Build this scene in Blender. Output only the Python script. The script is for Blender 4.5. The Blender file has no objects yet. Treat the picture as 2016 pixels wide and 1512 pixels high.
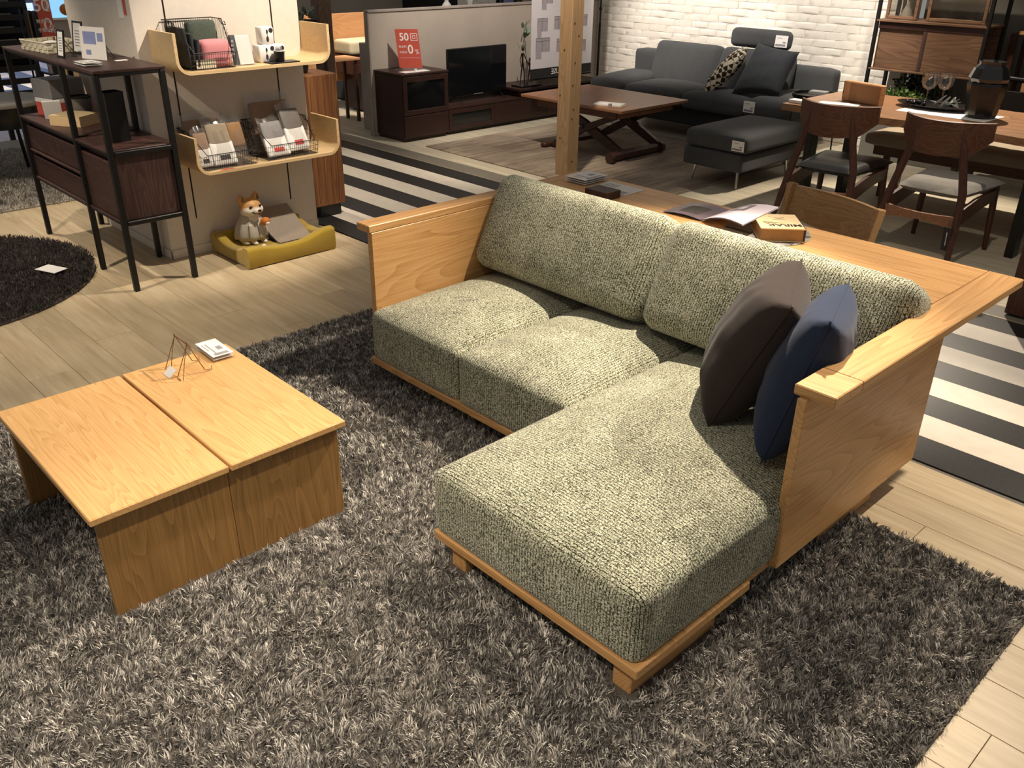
import bpy, bmesh, math, random
import numpy as np
from mathutils import Vector, Matrix
PI = math.pi
random.seed(7)
rng = np.random.default_rng(11)
scene = bpy.context.scene
col = scene.collection

# ------------------------------------------------------------------ camera
cam_d = bpy.data.cameras.new('camera')
cam = bpy.data.objects.new('camera', cam_d)
col.objects.link(cam)
cam_d.sensor_width = 36.0
cam_d.lens = 1717.5 / 2016 * 36.0
cam_d.clip_start = 0.05
cam_d.clip_end = 100
_r = Vector((0.6872256654780436, 0.7263755534444107, 0.009971964028516347))
_d = Vector((0.33701361346953096, -0.3066288119179194, -0.8901688581600766))
_f = Vector((-0.6435392055224526, 0.6151075735675274, -0.45552163932726536))
mw = Matrix(((_r.x, -_d.x, -_f.x, 0), (_r.y, -_d.y, -_f.y, 0), (_r.z, -_d.z, -_f.z, 1.7), (0, 0, 0, 1)))
cam.matrix_world = mw
scene.camera = cam

# ------------------------------------------------------------------ world, lamps, exposure
w = bpy.data.worlds.new('shop_ambient')
scene.world = w
w.use_nodes = True
w.node_tree.nodes['Background'].inputs[0].default_value = (1.0, 0.95, 0.89, 1)
w.node_tree.nodes['Background'].inputs[1].default_value = 0.24
scene.view_settings.view_transform = 'Standard'
scene.view_settings.look = 'None'
scene.view_settings.exposure = 0.0
scene.view_settings.gamma = 1.0
scene.view_settings.use_curve_mapping = False
WARM = (1.0, 0.86, 0.69)
def spot(name, loc, target, power, angle=50, blend=0.6, color=WARM, radius=0.04):
    d = bpy.data.lights.new(name, 'SPOT')
    d.energy = power; d.spot_size = math.radians(angle); d.spot_blend = blend
    d.color = color; d.shadow_soft_size = radius
    o = bpy.data.objects.new(name, d); col.objects.link(o)
    o.location = loc
    o.rotation_euler = (Vector(target) - Vector(loc)).to_track_quat('-Z', 'Y').to_euler()
    return o
# ceiling track spotlights (above the frame)
spot('ceiling_spot', (-1.75, 3.3, 2.8), (-1.8, 1.25, 0.0), 640, 64, 0.6)
spot('ceiling_spot', (-3.35, 1.2, 2.8), (-2.6, 0.75, 0.2), 180, 48, 0.7)
spot('ceiling_spot', (-1.2, -0.3, 2.8), (-1.5, 0.75, 0.0), 270, 46, 0.8)
spot('ceiling_spot', (-1.6, 0.6, 2.8), (-1.75, 2.5, 0.5), 50, 50, 0.8)
spot('ceiling_spot', (-0.5, 4.4, 2.8), (-1.0, 3.0, 0.6), 430, 50, 0.7)
spot('ceiling_spot', (-3.6, 3.0, 2.8), (-4.8, 2.45, 0.85), 300, 46, 0.6, (1.0, 0.87, 0.73))
spot('ceiling_spot', (-4.2, 0.2, 2.8), (-4.9, 1.3, 0.1), 230, 60, 0.7)
spot('ceiling_spot', (-5.7, 5.9, 2.8), (-5.75, 8.0, 0.85), 460, 50, 0.8, (1.0, 0.91, 0.82))
spot('ceiling_spot', (-4.0, 6.2, 2.8), (-4.1, 8.0, 0.8), 310, 54, 0.8, (1.0, 0.92, 0.83))
spot('ceiling_spot', (-4.4, 4.6, 2.8), (-5.45, 5.3, 0.0), 260, 44, 0.8)
spot('ceiling_spot', (-2.7, 7.1, 2.8), (-2.3, 5.8, 0.3), 520, 62, 0.5)
spot('ceiling_spot', (-1.5, 4.2, 2.8), (-2.0, 5.3, 0.1), 60, 52, 0.6)
spot('ceiling_spot', (-5.6, 5.4, 2.8), (-6.95, 6.0, 0.7), 230, 64, 0.7, (1.0, 0.9, 0.8))
spot('ceiling_spot', (-7.7, 5.0, 2.6), (-8.5, 5.7, 0.8), 260, 55, 0.6)
spot('ceiling_spot', (-5.9, 3.2, 2.8), (-5.8, 3.7, 0.1), 170, 60, 0.8)
spot('ceiling_spot', (-6.6, 1.2, 2.8), (-6.2, 1.6, 0.0), 200, 60, 0.7)
spot('ceiling_spot', (-11.2, 3.0, 2.8), (-11.6, 3.2, 0.0), 420, 80, 0.7)
spot('ceiling_spot', (-3.0, 6.6, 2.8), (-3.2, 7.75, 0.7), 150, 50, 0.7)  # added spot, only to brighten the plants under the walnut shelf

# ------------------------------------------------------------------ materials
def C(h, k=1.0):
    h = h.lstrip('#')
    c = [int(h[i:i + 2], 16) / 255 for i in (0, 2, 4)]
    return tuple((x / 12.92 if x <= 0.04045 else ((x + 0.055) / 1.055) ** 2.4) * k for x in c) + (1.0,)
MATS = {}
class NT:
    def __init__(s, name):
        s.m = bpy.data.materials.new(name); s.m.use_nodes = True
        s.t = s.m.node_tree; s.b = s.t.nodes['Principled BSDF']; s.out = s.t.nodes['Material Output']
    def n(s, typ, **kw):
        x = s.t.nodes.new(typ)
        for k, v in kw.items():
            if isinstance(k, str) and hasattr(x, k): setattr(x, k, v)
        return x
    def l(s, a, b): s.t.links.new(a, b)
    def math(s, op, a, b=None, c=None):
        x = s.n('ShaderNodeMath', operation=op)
        for i, v in enumerate((a, b, c)):
            if v is None: continue
            if hasattr(v, 'is_linked') or hasattr(v, 'links'): s.l(v, x.inputs[i])
            else: x.inputs[i].default_value = v
        return x.outputs[0]
    def coord(s, scale=(1, 1, 1), rot=(0, 0, 0), rand=True, which='Object'):
        tc = s.n('ShaderNodeTexCoord')
        mp = s.n('ShaderNodeMapping')
        mp.inputs['Scale'].default_value = scale; mp.inputs['Rotation'].default_value = rot
        if rand:
            oi = s.n('ShaderNodeObjectInfo')
            vm = s.n('ShaderNodeVectorMath', operation='SCALE')
            cx = s.n('ShaderNodeCombineXYZ')
            s.l(oi.outputs['Random'], cx.inputs[0]); s.l(oi.outputs['Random'], cx.inputs[1]); s.l(oi.outputs['Random'], cx.inputs[2])
            s.l(cx.outputs[0], vm.inputs[0]); vm.inputs['Scale'].default_value = 17.0
            va = s.n('ShaderNodeVectorMath', operation='ADD')
            s.l(tc.outputs[which], va.inputs[0]); s.l(vm.outputs[0], va.inputs[1])
            s.l(va.outputs[0], mp.inputs[0])
        else:
            s.l(tc.outputs[which], mp.inputs[0])
        return mp.outputs[0]
    def noise(s, v, scale=5, detail=3, rough=0.5, dist=0.0):
        x = s.n('ShaderNodeTexNoise')
        s.l(v, x.inputs['Vector']); x.inputs['Scale'].default_value = scale
        x.inputs['Detail'].default_value = detail; x.inputs['Roughness'].default_value = rough
        x.inputs['Distortion'].default_value = dist
        return x.outputs[0]
    def ramp(s, fac, stops):
        x = s.n('ShaderNodeValToRGB')
        e = x.color_ramp.elements
        e[0].position, e[0].color = stops[0]; e[1].position, e[1].color = stops[-1]
        for p, c in stops[1:-1]:
            k = e.new(p); k.color = c
        s.l(fac, x.inputs[0])
        return x.outputs[0]
    def mix(s, fac, a, b, typ='MIX'):
        x = s.n('ShaderNodeMix', data_type='RGBA', blend_type=typ)
        for i, v in ((0, fac), (6, a), (7, b)):
            if hasattr(v, 'links'): s.l(v, x.inputs[i])
            else: x.inputs[i].default_value = v
        return x.outputs[2]
    def bump(s, h, strength=0.3, dist=0.01):
        x = s.n('ShaderNodeBump'); x.inputs['Strength'].default_value = strength
        x.inputs['Distance'].default_value = dist
        s.l(h, x.inputs['Height']); s.l(x.outputs[0], s.b.inputs['Normal'])
    def done(s, color=None, rough=0.5, metal=0.0, spec=None):
        if color is not None:
            if hasattr(color, 'links'): s.l(color, s.b.inputs['Base Color'])
            else: s.b.inputs['Base Color'].default_value = color
        if hasattr(rough, 'links'): s.l(rough, s.b.inputs['Roughness'])
        else: s.b.inputs['Roughness'].default_value = rough
        s.b.inputs['Metallic'].default_value = metal
        if spec is not None: s.b.inputs['Specular IOR Level'].default_value = spec
        MATS[s.m.name] = s.m
        return s.m
def plain(name, hexc, rough=0.6, metal=0.0, var=0.06, scale=30, bump=0.0, spec=None):
    t = NT(name); v = t.coord()
    n = t.noise(v, scale, 3)
    c = C(hexc)
    lo = tuple(x * (1 - var) for x in c[:3]) + (1,); hi = tuple(min(1, x * (1 + var)) for x in c[:3]) + (1,)
    k = t.ramp(n, [(0.3, lo), (0.7, hi)])
    if bump: t.bump(n, bump, 0.004)
    return t.done(k, rough, metal, spec)
def wood(name, light, mid, dark, axis='x', scale=1.0, rough=0.42, ring=1.0, spec=0.4, var=0.16):
    t = NT(name)
    ai = 'xyz'.index(axis)
    sc = [1.0, 1.0, 1.0]; sc[ai] = 0.09
    v = t.coord(tuple(x * scale for x in sc))
    n0 = t.noise(v, 5.0, 2, 0.5, 0.4)
    r = t.math('MULTIPLY', n0, 22.0 * ring)
    r = t.math('FRACT', r)
    sc2 = [60.0, 60.0, 60.0]; sc2[ai] = 1.2
    v2 = t.coord(tuple(x * scale for x in sc2))
    n1 = t.noise(v2, 3.0, 3, 0.65)
    n2 = t.noise(v, 2.0, 1)
    a = t.math('MULTIPLY', r, 0.22)
    b = t.math('MULTIPLY', n1, 0.66)
    s = t.math('ADD', a, b)
    k = t.ramp(s, [(0.18, C(dark)), (0.42, C(mid)), (0.72, C(light))])
    oi = t.n('ShaderNodeObjectInfo')
    g = t.math('MULTIPLY_ADD', oi.outputs['Random'], var, 1 - var / 2)
    g2 = t.math('MULTIPLY_ADD', n2, 0.2, 0.9)
    g = t.math('MULTIPLY', g, g2)
    cc = t.n('ShaderNodeCombineColor'); [t.l(g, cc.inputs[i]) for i in range(3)]
    k = t.mix(1.0, k, cc.outputs[0], 'MULTIPLY')
    t.bump(n1, 0.08, 0.002)
    return t.done(k, rough, 0, spec)
def tweed(name, rowaxis, light='#d2cfb8', mid='#74765f', dark='#0c0e08', row=0.0102):
    t = NT(name)
    other = {'x': ('y', 'z'), 'y': ('x', 'z')}[rowaxis]
    i = 'xyz'.index(rowaxis)
    tc = t.n('ShaderNodeTexCoord'); sp = t.n('ShaderNodeSeparateXYZ'); t.l(tc.outputs['Object'], sp.inputs[0])
    wob = t.noise(t.coord((1, 1, 1), rand=False), 45, 2)
    sn = t.n('ShaderNodeSeparateXYZ'); t.l(tc.outputs['Normal'], sn.inputs[0])
    flip = t.math('GREATER_THAN', t.math('ABSOLUTE', sn.outputs[i]), 0.72)
    j = 1 - i
    pc = t.math('ADD', t.math('MULTIPLY', sp.outputs[i], t.math('SUBTRACT', 1.0, flip)), t.math('MULTIPLY', sp.outputs[j], flip))
    p = t.math('MULTIPLY_ADD', wob, 0.005, pc)
    s = t.math('SINE', t.math('MULTIPLY', p, 2 * PI / row))
    sc = [210.0, 210.0, 210.0]; sc[i] = 340.0
    n1 = t.noise(t.coord(tuple(sc), rand=False), 1.0, 2, 0.6)
    sc = [420.0, 420.0, 420.0]; sc[i] = 150.0
    n2 = t.noise(t.coord(tuple(sc), rand=False), 1.0, 2, 0.6)
    big = t.noise(t.coord((1, 1, 1), rand=False), 9, 2)
    h = t.math('ADD', t.math('MULTIPLY', n1, 0.9), t.math('MULTIPLY', n2, 0.55))
    dash = t.noise(t.coord(tuple(40.0 if q == i else 110.0 for q in range(3)), rand=False), 1.0, 2, 0.7)
    ln = t.math('MULTIPLY', t.math('POWER', t.math('MAXIMUM', s, 0.0), 5.0), t.math('MULTIPLY', dash, 0.34))
    h = t.math('SUBTRACT', h, ln)
    h = t.math('ADD', h, 0.045)
    h = t.math('ADD', h, t.math('MULTIPLY', big, 0.12))
    k = t.ramp(h, [(0.645, C(dark)), (0.78, C(mid)), (0.94, C(light))])
    t.bump(h, 0.5, 0.0018)
    t.b.inputs['Sheen Weight'].default_value = 0.15
    return t.done(k, 0.95, 0, 0.1)
def cloth(name, hexc, scale=900, rough=0.95, var=0.35, bump=0.3, sheen=0.1):
    t = NT(name); v = t.coord()
    n = t.noise(v, scale, 2); n2 = t.noise(v, 12, 3)
    c = C(hexc)
    k = t.ramp(n, [(0.3, tuple(x * (1 - var) for x in c[:3]) + (1,)), (0.7, tuple(min(1, x * (1 + var)) for x in c[:3]) + (1,))])
    g = t.math('MULTIPLY_ADD', n2, 0.25, 0.87)
    cc = t.n('ShaderNodeCombineColor'); [t.l(g, cc.inputs[i]) for i in range(3)]
    k = t.mix(1.0, k, cc.outputs[0], 'MULTIPLY')
    t.bump(n, bump, 0.002)
    t.b.inputs['Sheen Weight'].default_value = sheen
    return t.done(k, rough, 0, 0.15)
def clear(name, tint=(1, 1, 1, 1), gloss=0.12, rough=0.06, dens=0.0, body=(0.9, 0.9, 0.9, 1)):
    t = NT(name)
    tr = t.n('ShaderNodeBsdfTransparent'); tr.inputs[0].default_value = tint
    gl = t.n('ShaderNodeBsdfGlossy'); gl.inputs['Roughness'].default_value = rough
    df = t.n('ShaderNodeBsdfDiffuse'); df.inputs[0].default_value = body
    lw = t.n('ShaderNodeLayerWeight'); lw.inputs[0].default_value = 0.5
    f = t.math('MULTIPLY_ADD', t.math('POWER', lw.outputs['Facing'], 4.0), 0.5, gloss + 0.03)
    m0 = t.n('ShaderNodeMixShader'); m0.inputs[0].default_value = dens
    t.l(tr.outputs[0], m0.inputs[1]); t.l(df.outputs[0], m0.inputs[2])
    m1 = t.n('ShaderNodeMixShader'); t.l(f, m1.inputs[0])
    t.l(m0.outputs[0], m1.inputs[1]); t.l(gl.outputs[0], m1.inputs[2])
    t.l(m1.outputs[0], t.out.inputs[0])
    MATS[name] = t.m
    return t.m
def emit(name, hexc, k):
    t = NT(name); v = t.coord(); n = t.noise(v, 2, 2)
    kk = t.ramp(n, [(0.3, C(hexc, 0.9)), (0.7, C(hexc))])
    t.l(kk, t.b.inputs['Emission Color']); t.b.inputs['Emission Strength'].default_value = k
    return t.done(kk, 0.5)
def attr_mat(name, rough=0.85, spec=0.2, sheen=0.0):
    t = NT(name)
    a = t.n('ShaderNodeVertexColor', layer_name='Col')
    t.b.inputs['Sheen Weight'].default_value = sheen
    return t.done(a.outputs[0], rough, 0, spec)

# ------------------------------------------------------------------ mesh helpers
def rotz(a):
    c, s = math.cos(a), math.sin(a)
    return np.array(((c, -s, 0), (s, c, 0), (0, 0, 1)))
def rotx(a):
    c, s = math.cos(a), math.sin(a)
    return np.array(((1, 0, 0), (0, c, -s), (0, s, c)))
def roty(a):
    c, s = math.cos(a), math.sin(a)
    return np.array(((c, 0, s), (0, 1, 0), (-s, 0, c)))
def unit(v):
    v = np.array(v, float); return v / (np.linalg.norm(v) + 1e-12)
class MB:
    def __init__(s): s.v = []; s.f = []
    def add(s, vs, fs):
        o = len(s.v); s.v.extend([tuple(map(float, p)) for p in vs]); s.f.extend([tuple(i + o for i in f) for f in fs]); return s
    def obox(s, c, h, R=None, b=0.003):
        c = np.array(c, float); hx, hy, hz = h
        b = min(b, 0.45 * min(hx, hy, hz))
        R = np.eye(3) if R is None else R
        if b <= 0:
            pts = [(x, y, z) for x in (-hx, hx) for y in (-hy, hy) for z in (-hz, hz)]
            fs = [(0, 1, 3, 2), (4, 6, 7, 5), (0, 4, 5, 1), (2, 3, 7, 6), (0, 2, 6, 4), (1, 5, 7, 3)]
            return s.add([c + R @ np.array(p) for p in pts], fs)
        idx = {}; pts = []
        for sx in (-1, 1):
            for sy in (-1, 1):
                for sz in (-1, 1):
                    for a in range(3):
                        p = [sx * (hx - b), sy * (hy - b), sz * (hz - b)]
                        p[a] += (sx, sy, sz)[a] * b
                        idx[(sx, sy, sz, a)] = len(pts); pts.append(c + R @ np.array(p))
        fs = []
        for a in range(3):
            u, v = [(1, 2), (2, 0), (0, 1)][a]
            for sg in (-1, 1):
                q = []
                for su, sv in ((-1, -1), (1, -1), (1, 1), (-1, 1)):
                    t = [0, 0, 0]; t[a] = sg; t[u] = su; t[v] = sv; q.append(idx[(*t, a)])
                fs.append(tuple(q if sg > 0 else q[::-1]))
        for a in range(3):
            u, v = [(1, 2), (2, 0), (0, 1)][a]
            for su in (-1, 1):
                for sv in (-1, 1):
                    t0 = [0, 0, 0]; t1 = [0, 0, 0]
                    t0[a] = -1; t1[a] = 1; t0[u] = t1[u] = su; t0[v] = t1[v] = sv
                    q = [idx[(*t0, u)], idx[(*t1, u)], idx[(*t1, v)], idx[(*t0, v)]]
                    fs.append(tuple(q if su * sv < 0 else q[::-1]))
        for sx in (-1, 1):
            for sy in (-1, 1):
                for sz in (-1, 1):
                    q = [idx[(sx, sy, sz, a)] for a in range(3)]
                    fs.append(tuple(q if sx * sy * sz > 0 else q[::-1]))
        return s.add(pts, fs)
    def box(s, x0, x1, y0, y1, z0, z1, b=0.003):
        return s.obox(((x0 + x1) / 2, (y0 + y1) / 2, (z0 + z1) / 2), (abs(x1 - x0) / 2, abs(y1 - y0) / 2, abs(z1 - z0) / 2), None, b)
    def bar(s, p0, p1, w, h, b=0.003, up=(0, 0, 1)):
        p0 = np.array(p0, float); p1 = np.array(p1, float); d = p1 - p0; L = np.linalg.norm(d); z = d / L
        u = np.array(up, float)
        if abs(u @ z) > 0.95: u = np.array((1.0, 0, 0))
        x = unit(np.cross(u, z)); y = np.cross(z, x)
        return s.obox((p0 + p1) / 2, (w / 2, h / 2, L / 2), np.array((x, y, z)).T, b)
    def taper(s, p0, p1, r0, r1, n=10, cap=True):
        return s.tube([p0, p1], [r0, r1], n, cap)
    def tube(s, pts, r, n=8, cap=True, closed=False):
        P = [np.array(p, float) for p in pts]; k = len(P)
        rs = r if hasattr(r, '__len__') else [r] * k
        prev = None; rings = []
        for i in range(k):
            if closed: t = P[(i + 1) % k] - P[i - 1]
            else: t = P[min(i + 1, k - 1)] - P[max(i - 1, 0)]
            t = unit(t)
            if prev is None:
                u = np.array((0, 0, 1.0)) if abs(t[2]) < 0.9 else np.array((1.0, 0, 0))
                x = unit(np.cross(u, t))
            else: x = unit(prev - (prev @ t) * t)
            y = np.cross(t, x); prev = x
            rings.append([P[i] + rs[i] * (math.cos(2 * PI * j / n) * x + math.sin(2 * PI * j / n) * y) for j in range(n)])
        vs = [p for R in rings for p in R]; fs = []
        for i in range(k if closed else k - 1):
            a = i * n; b = ((i + 1) % k) * n
            for j in range(n): fs.append((a + j, a + (j + 1) % n, b + (j + 1) % n, b + j))
        if cap and not closed: fs.append(tuple(range(n))[::-1]); fs.append(tuple((k - 1) * n + j for j in range(n)))
        return s.add(vs, fs)
    def lathe(s, prof, c=(0, 0, 0), n=24, sx=1.0, sy=1.0, cap=True):
        vs = []; fs = []; k = len(prof)
        for r, z in prof:
            for j in range(n):
                a = 2 * PI * j / n; vs.append((c[0] + r * sx * math.cos(a), c[1] + r * sy * math.sin(a), c[2] + z))
        for i in range(k - 1):
            for j in range(n): fs.append((i * n + j, i * n + (j + 1) % n, (i + 1) * n + (j + 1) % n, (i + 1) * n + j))
        if cap:
            fs.append(tuple(range(n))[::-1]); fs.append(tuple((k - 1) * n + j for j in range(n)))
        return s.add(vs, fs)
    def prism(s, poly, a0, a1, axis='z'):
        k = len(poly)
        def m(p, a):
            if axis == 'z': return (p[0], p[1], a)
            if axis == 'y': return (p[0], a, p[1])
            return (a, p[0], p[1])
        vs = [m(p, a0) for p in poly] + [m(p, a1) for p in poly]
        fs = [tuple(range(k))[::-1], tuple(range(k, 2 * k))] + [(i, (i + 1) % k, k + (i + 1) % k, k + i) for i in range(k)]
        return s.add(vs, fs)
    def sphere(s, c, r, n=16, m=10, R=None):
        rx, ry, rz_ = r if hasattr(r, '__len__') else (r, r, r)
        R = np.eye(3) if R is None else R
        vs = []; fs = []
        for i in range(m + 1):
            a = PI * i / m
            for j in range(n):
                b = 2 * PI * j / n
                vs.append(np.array(c) + R @ np.array((rx * math.sin(a) * math.cos(b), ry * math.sin(a) * math.sin(b), rz_ * math.cos(a))))
        for i in range(m):
            for j in range(n): fs.append((i * n + j, (i + 1) * n + j, (i + 1) * n + (j + 1) % n, i * n + (j + 1) % n))
        return s.add(vs, fs)
    def soft(s, c, h, r=0.04, top=0.0, side=0.0, bot=0.0, R=None, n=14, end=None):
        """rounded upholstered block: half sizes h, edge radius r, crown heights"""
        R = np.eye(3) if R is None else R
        h = np.array(h, float); r = min(r, 0.95 * h.min()); idx = {}; vs = []; fs = []
        def place(p):
            inner = np.clip(p * h, -(h - r), h - r)
            d = p * h - inner; L = np.linalg.norm(d)
            q = inner + (d / L * r if L > 1e-9 else 0)
            u = 1 - abs(p) ** 2.4
            if p[2] > 0: q[2] += top * u[0] * u[1] * max(0, p[2])
            else: q[2] -= bot * u[0] * u[1] * (-p[2])
            q[0] += side * u[1] * u[2] * p[0]; q[1] += side * u[0] * u[2] * p[1]
            return np.array(c) + R @ q
        T = [math.sin((-1 + 2 * i / n) * PI / 2) * 0.6 + (-1 + 2 * i / n) * 0.4 for i in range(n + 1)]
        def vid(i, j, k):
            key = (i, j, k)
            if key not in idx:
                idx[key] = len(vs); vs.append(place(np.array((T[i], T[j], T[k]))))
            return idx[key]
        for a in range(n):
            for b in range(n):
                fs.append((vid(a, b, n), vid(a + 1, b, n), vid(a + 1, b + 1, n), vid(a, b + 1, n)))
                fs.append((vid(a, b, 0), vid(a, b + 1, 0), vid(a + 1, b + 1, 0), vid(a + 1, b, 0)))
                fs.append((vid(a, 0, b), vid(a + 1, 0, b), vid(a + 1, 0, b + 1), vid(a, 0, b + 1)))
                fs.append((vid(a, n, b), vid(a, n, b + 1), vid(a + 1, n, b + 1), vid(a + 1, n, b)))
                fs.append((vid(0, a, b), vid(0, a, b + 1), vid(0, a + 1, b + 1), vid(0, a + 1, b)))
                fs.append((vid(n, a, b), vid(n, a + 1, b), vid(n, a + 1, b + 1), vid(n, a, b + 1)))
        return s.add(vs, fs)
    def pillow(s, A, B, Cc, D, thick, n=20, wr=0.006, seed=1, sag=0.0):
        """throw pillow on the quad A-B-C-D (pinched corners, puffed middle, wrinkles)"""
        A, B, Cc, D = [np.array(p, float) for p in (A, B, Cc, D)]
        nrm = unit(np.cross(B - A, D - A)); rs = np.random.default_rng(seed)
        ph = rs.uniform(0, 6.28, 8); vs = []; fs = []
        for sd in (1, -1):
            for i in range(n + 1):
                for j in range(n + 1):
                    u = i / n; v = j / n; U = 2 * u - 1; V = 2 * v - 1
                    pin = 0.075
                    uu = 0.5 + 0.5 * U * (1 - pin * (1 - V * V)); vv = 0.5 + 0.5 * V * (1 - pin * (1 - U * U))
                    p = (1 - uu) * (1 - vv) * A + uu * (1 - vv) * B + uu * vv * Cc + (1 - uu) * vv * D
                    t = thick / 2 * (max(0, (1 - abs(U) ** 2.6)) * max(0, (1 - abs(V) ** 2.6))) ** 0.40
                    e = (1 - U ** 4) * (1 - V ** 4)
                    wv = wr * e * (math.sin(9 * U + 5 * V + ph[0]) * math.sin(4 * V - 6 * U + ph[1]) + 0.6 * math.sin(17 * V + 6 * U + ph[2] + 2 * math.sin(5 * U)) * abs(V))
                    vs.append(p + nrm * sd * (t + wv * (0.3 + t / thick)))
        N = (n + 1) ** 2
        for i in range(n):
            for j in range(n):
                a = i * (n + 1) + j
                fs.append((a, a + n + 1, a + n + 2, a + 1)); fs.append((N + a, N + a + 1, N + a + n + 2, N + a + n + 1))
        return s.add(vs, fs)
    def grid(s, fn, nu, nv):
        vs = [fn(i / nu, j / nv) for i in range(nu + 1) for j in range(nv + 1)]
        return s.add(vs, [(i * (nv + 1) + j, (i + 1) * (nv + 1) + j, (i + 1) * (nv + 1) + j + 1, i * (nv + 1) + j + 1) for i in range(nu) for j in range(nv)])
    def build(s, name, mat, parent=None, smooth=False, local=False, auto=None):
        V = np.array(s.v)
        if parent is not None and not local:
            rt = parent
            while rt.parent: rt = rt.parent
            V = (V - np.array(rt.location)) @ rotz(rt.rotation_euler[2])
        me = bpy.data.meshes.new(name)
        me.from_pydata(V.tolist(), [], s.f)
        if mat: me.materials.append(MATS[mat] if isinstance(mat, str) else mat)
        bm = bmesh.new(); bm.from_mesh(me)
        bmesh.ops.remove_doubles(bm, verts=bm.verts, dist=1e-5)
        bmesh.ops.recalc_face_normals(bm, faces=bm.faces)
        bm.to_mesh(me); bm.free()
        if smooth:
            me.polygons.foreach_set('use_smooth', [True] * len(me.polygons))
            me.set_sharp_from_angle(angle=math.radians(auto or 45))
        o = bpy.data.objects.new(name, me); col.objects.link(o)
        o.parent = parent
        return o
def tag(o, label=None, cat=None, group=None, kind=None):
    if label: o['label'] = label
    if cat: o['category'] = cat
    if group: o['group'] = group
    if kind: o['kind'] = kind
    return o
def thing(name, label, cat, loc=(0, 0, 0), rz=0.0, group=None):
    o = bpy.data.objects.new(name, None); col.objects.link(o)
    o.location = loc; o.rotation_euler = (0, 0, rz); o.empty_display_size = 0.05
    return tag(o, label, cat, group)
def solo(name, label, cat, mb, mat, group=None, smooth=False):
    """a thing that is one mesh, with its origin at its own base"""
    V = np.array(mb.v); c = (V.min(0) + V.max(0)) / 2; c[2] = V[:, 2].min()
    mb.v = [tuple(p) for p in V - c]
    o = mb.build(name, mat, None, smooth); o.location = c
    return tag(o, label, cat, group)
def text_mb(body, size, O, u, v, align='CENTER', ext=0.0004, bold=0.0, sx=1.0):
    cu = bpy.data.curves.new('lettering', 'FONT'); cu.body = body; cu.size = size
    cu.align_x = align; cu.align_y = 'CENTER'; cu.extrude = ext; cu.offset = bold; cu.resolution_u = 3
    ob = bpy.data.objects.new('lettering', cu); col.objects.link(ob)
    bpy.context.view_layer.update()
    me = bpy.data.meshes.new_from_object(ob.evaluated_get(bpy.context.evaluated_depsgraph_get()))
    O = np.array(O, float); u = unit(u); v = unit(v); nn = np.cross(u, v)
    mb = MB()
    mb.add([O + p.co.x * sx * u + p.co.y * v + p.co.z * nn for p in me.vertices], [tuple(p.vertices) for p in me.polygons])
    bpy.data.objects.remove(ob); bpy.data.curves.remove(cu); bpy.data.meshes.remove(me)
    return mb
def structure(name, mb, mat, smooth=False):
    return tag(mb.build(name, mat, None, smooth), kind='structure')
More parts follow.
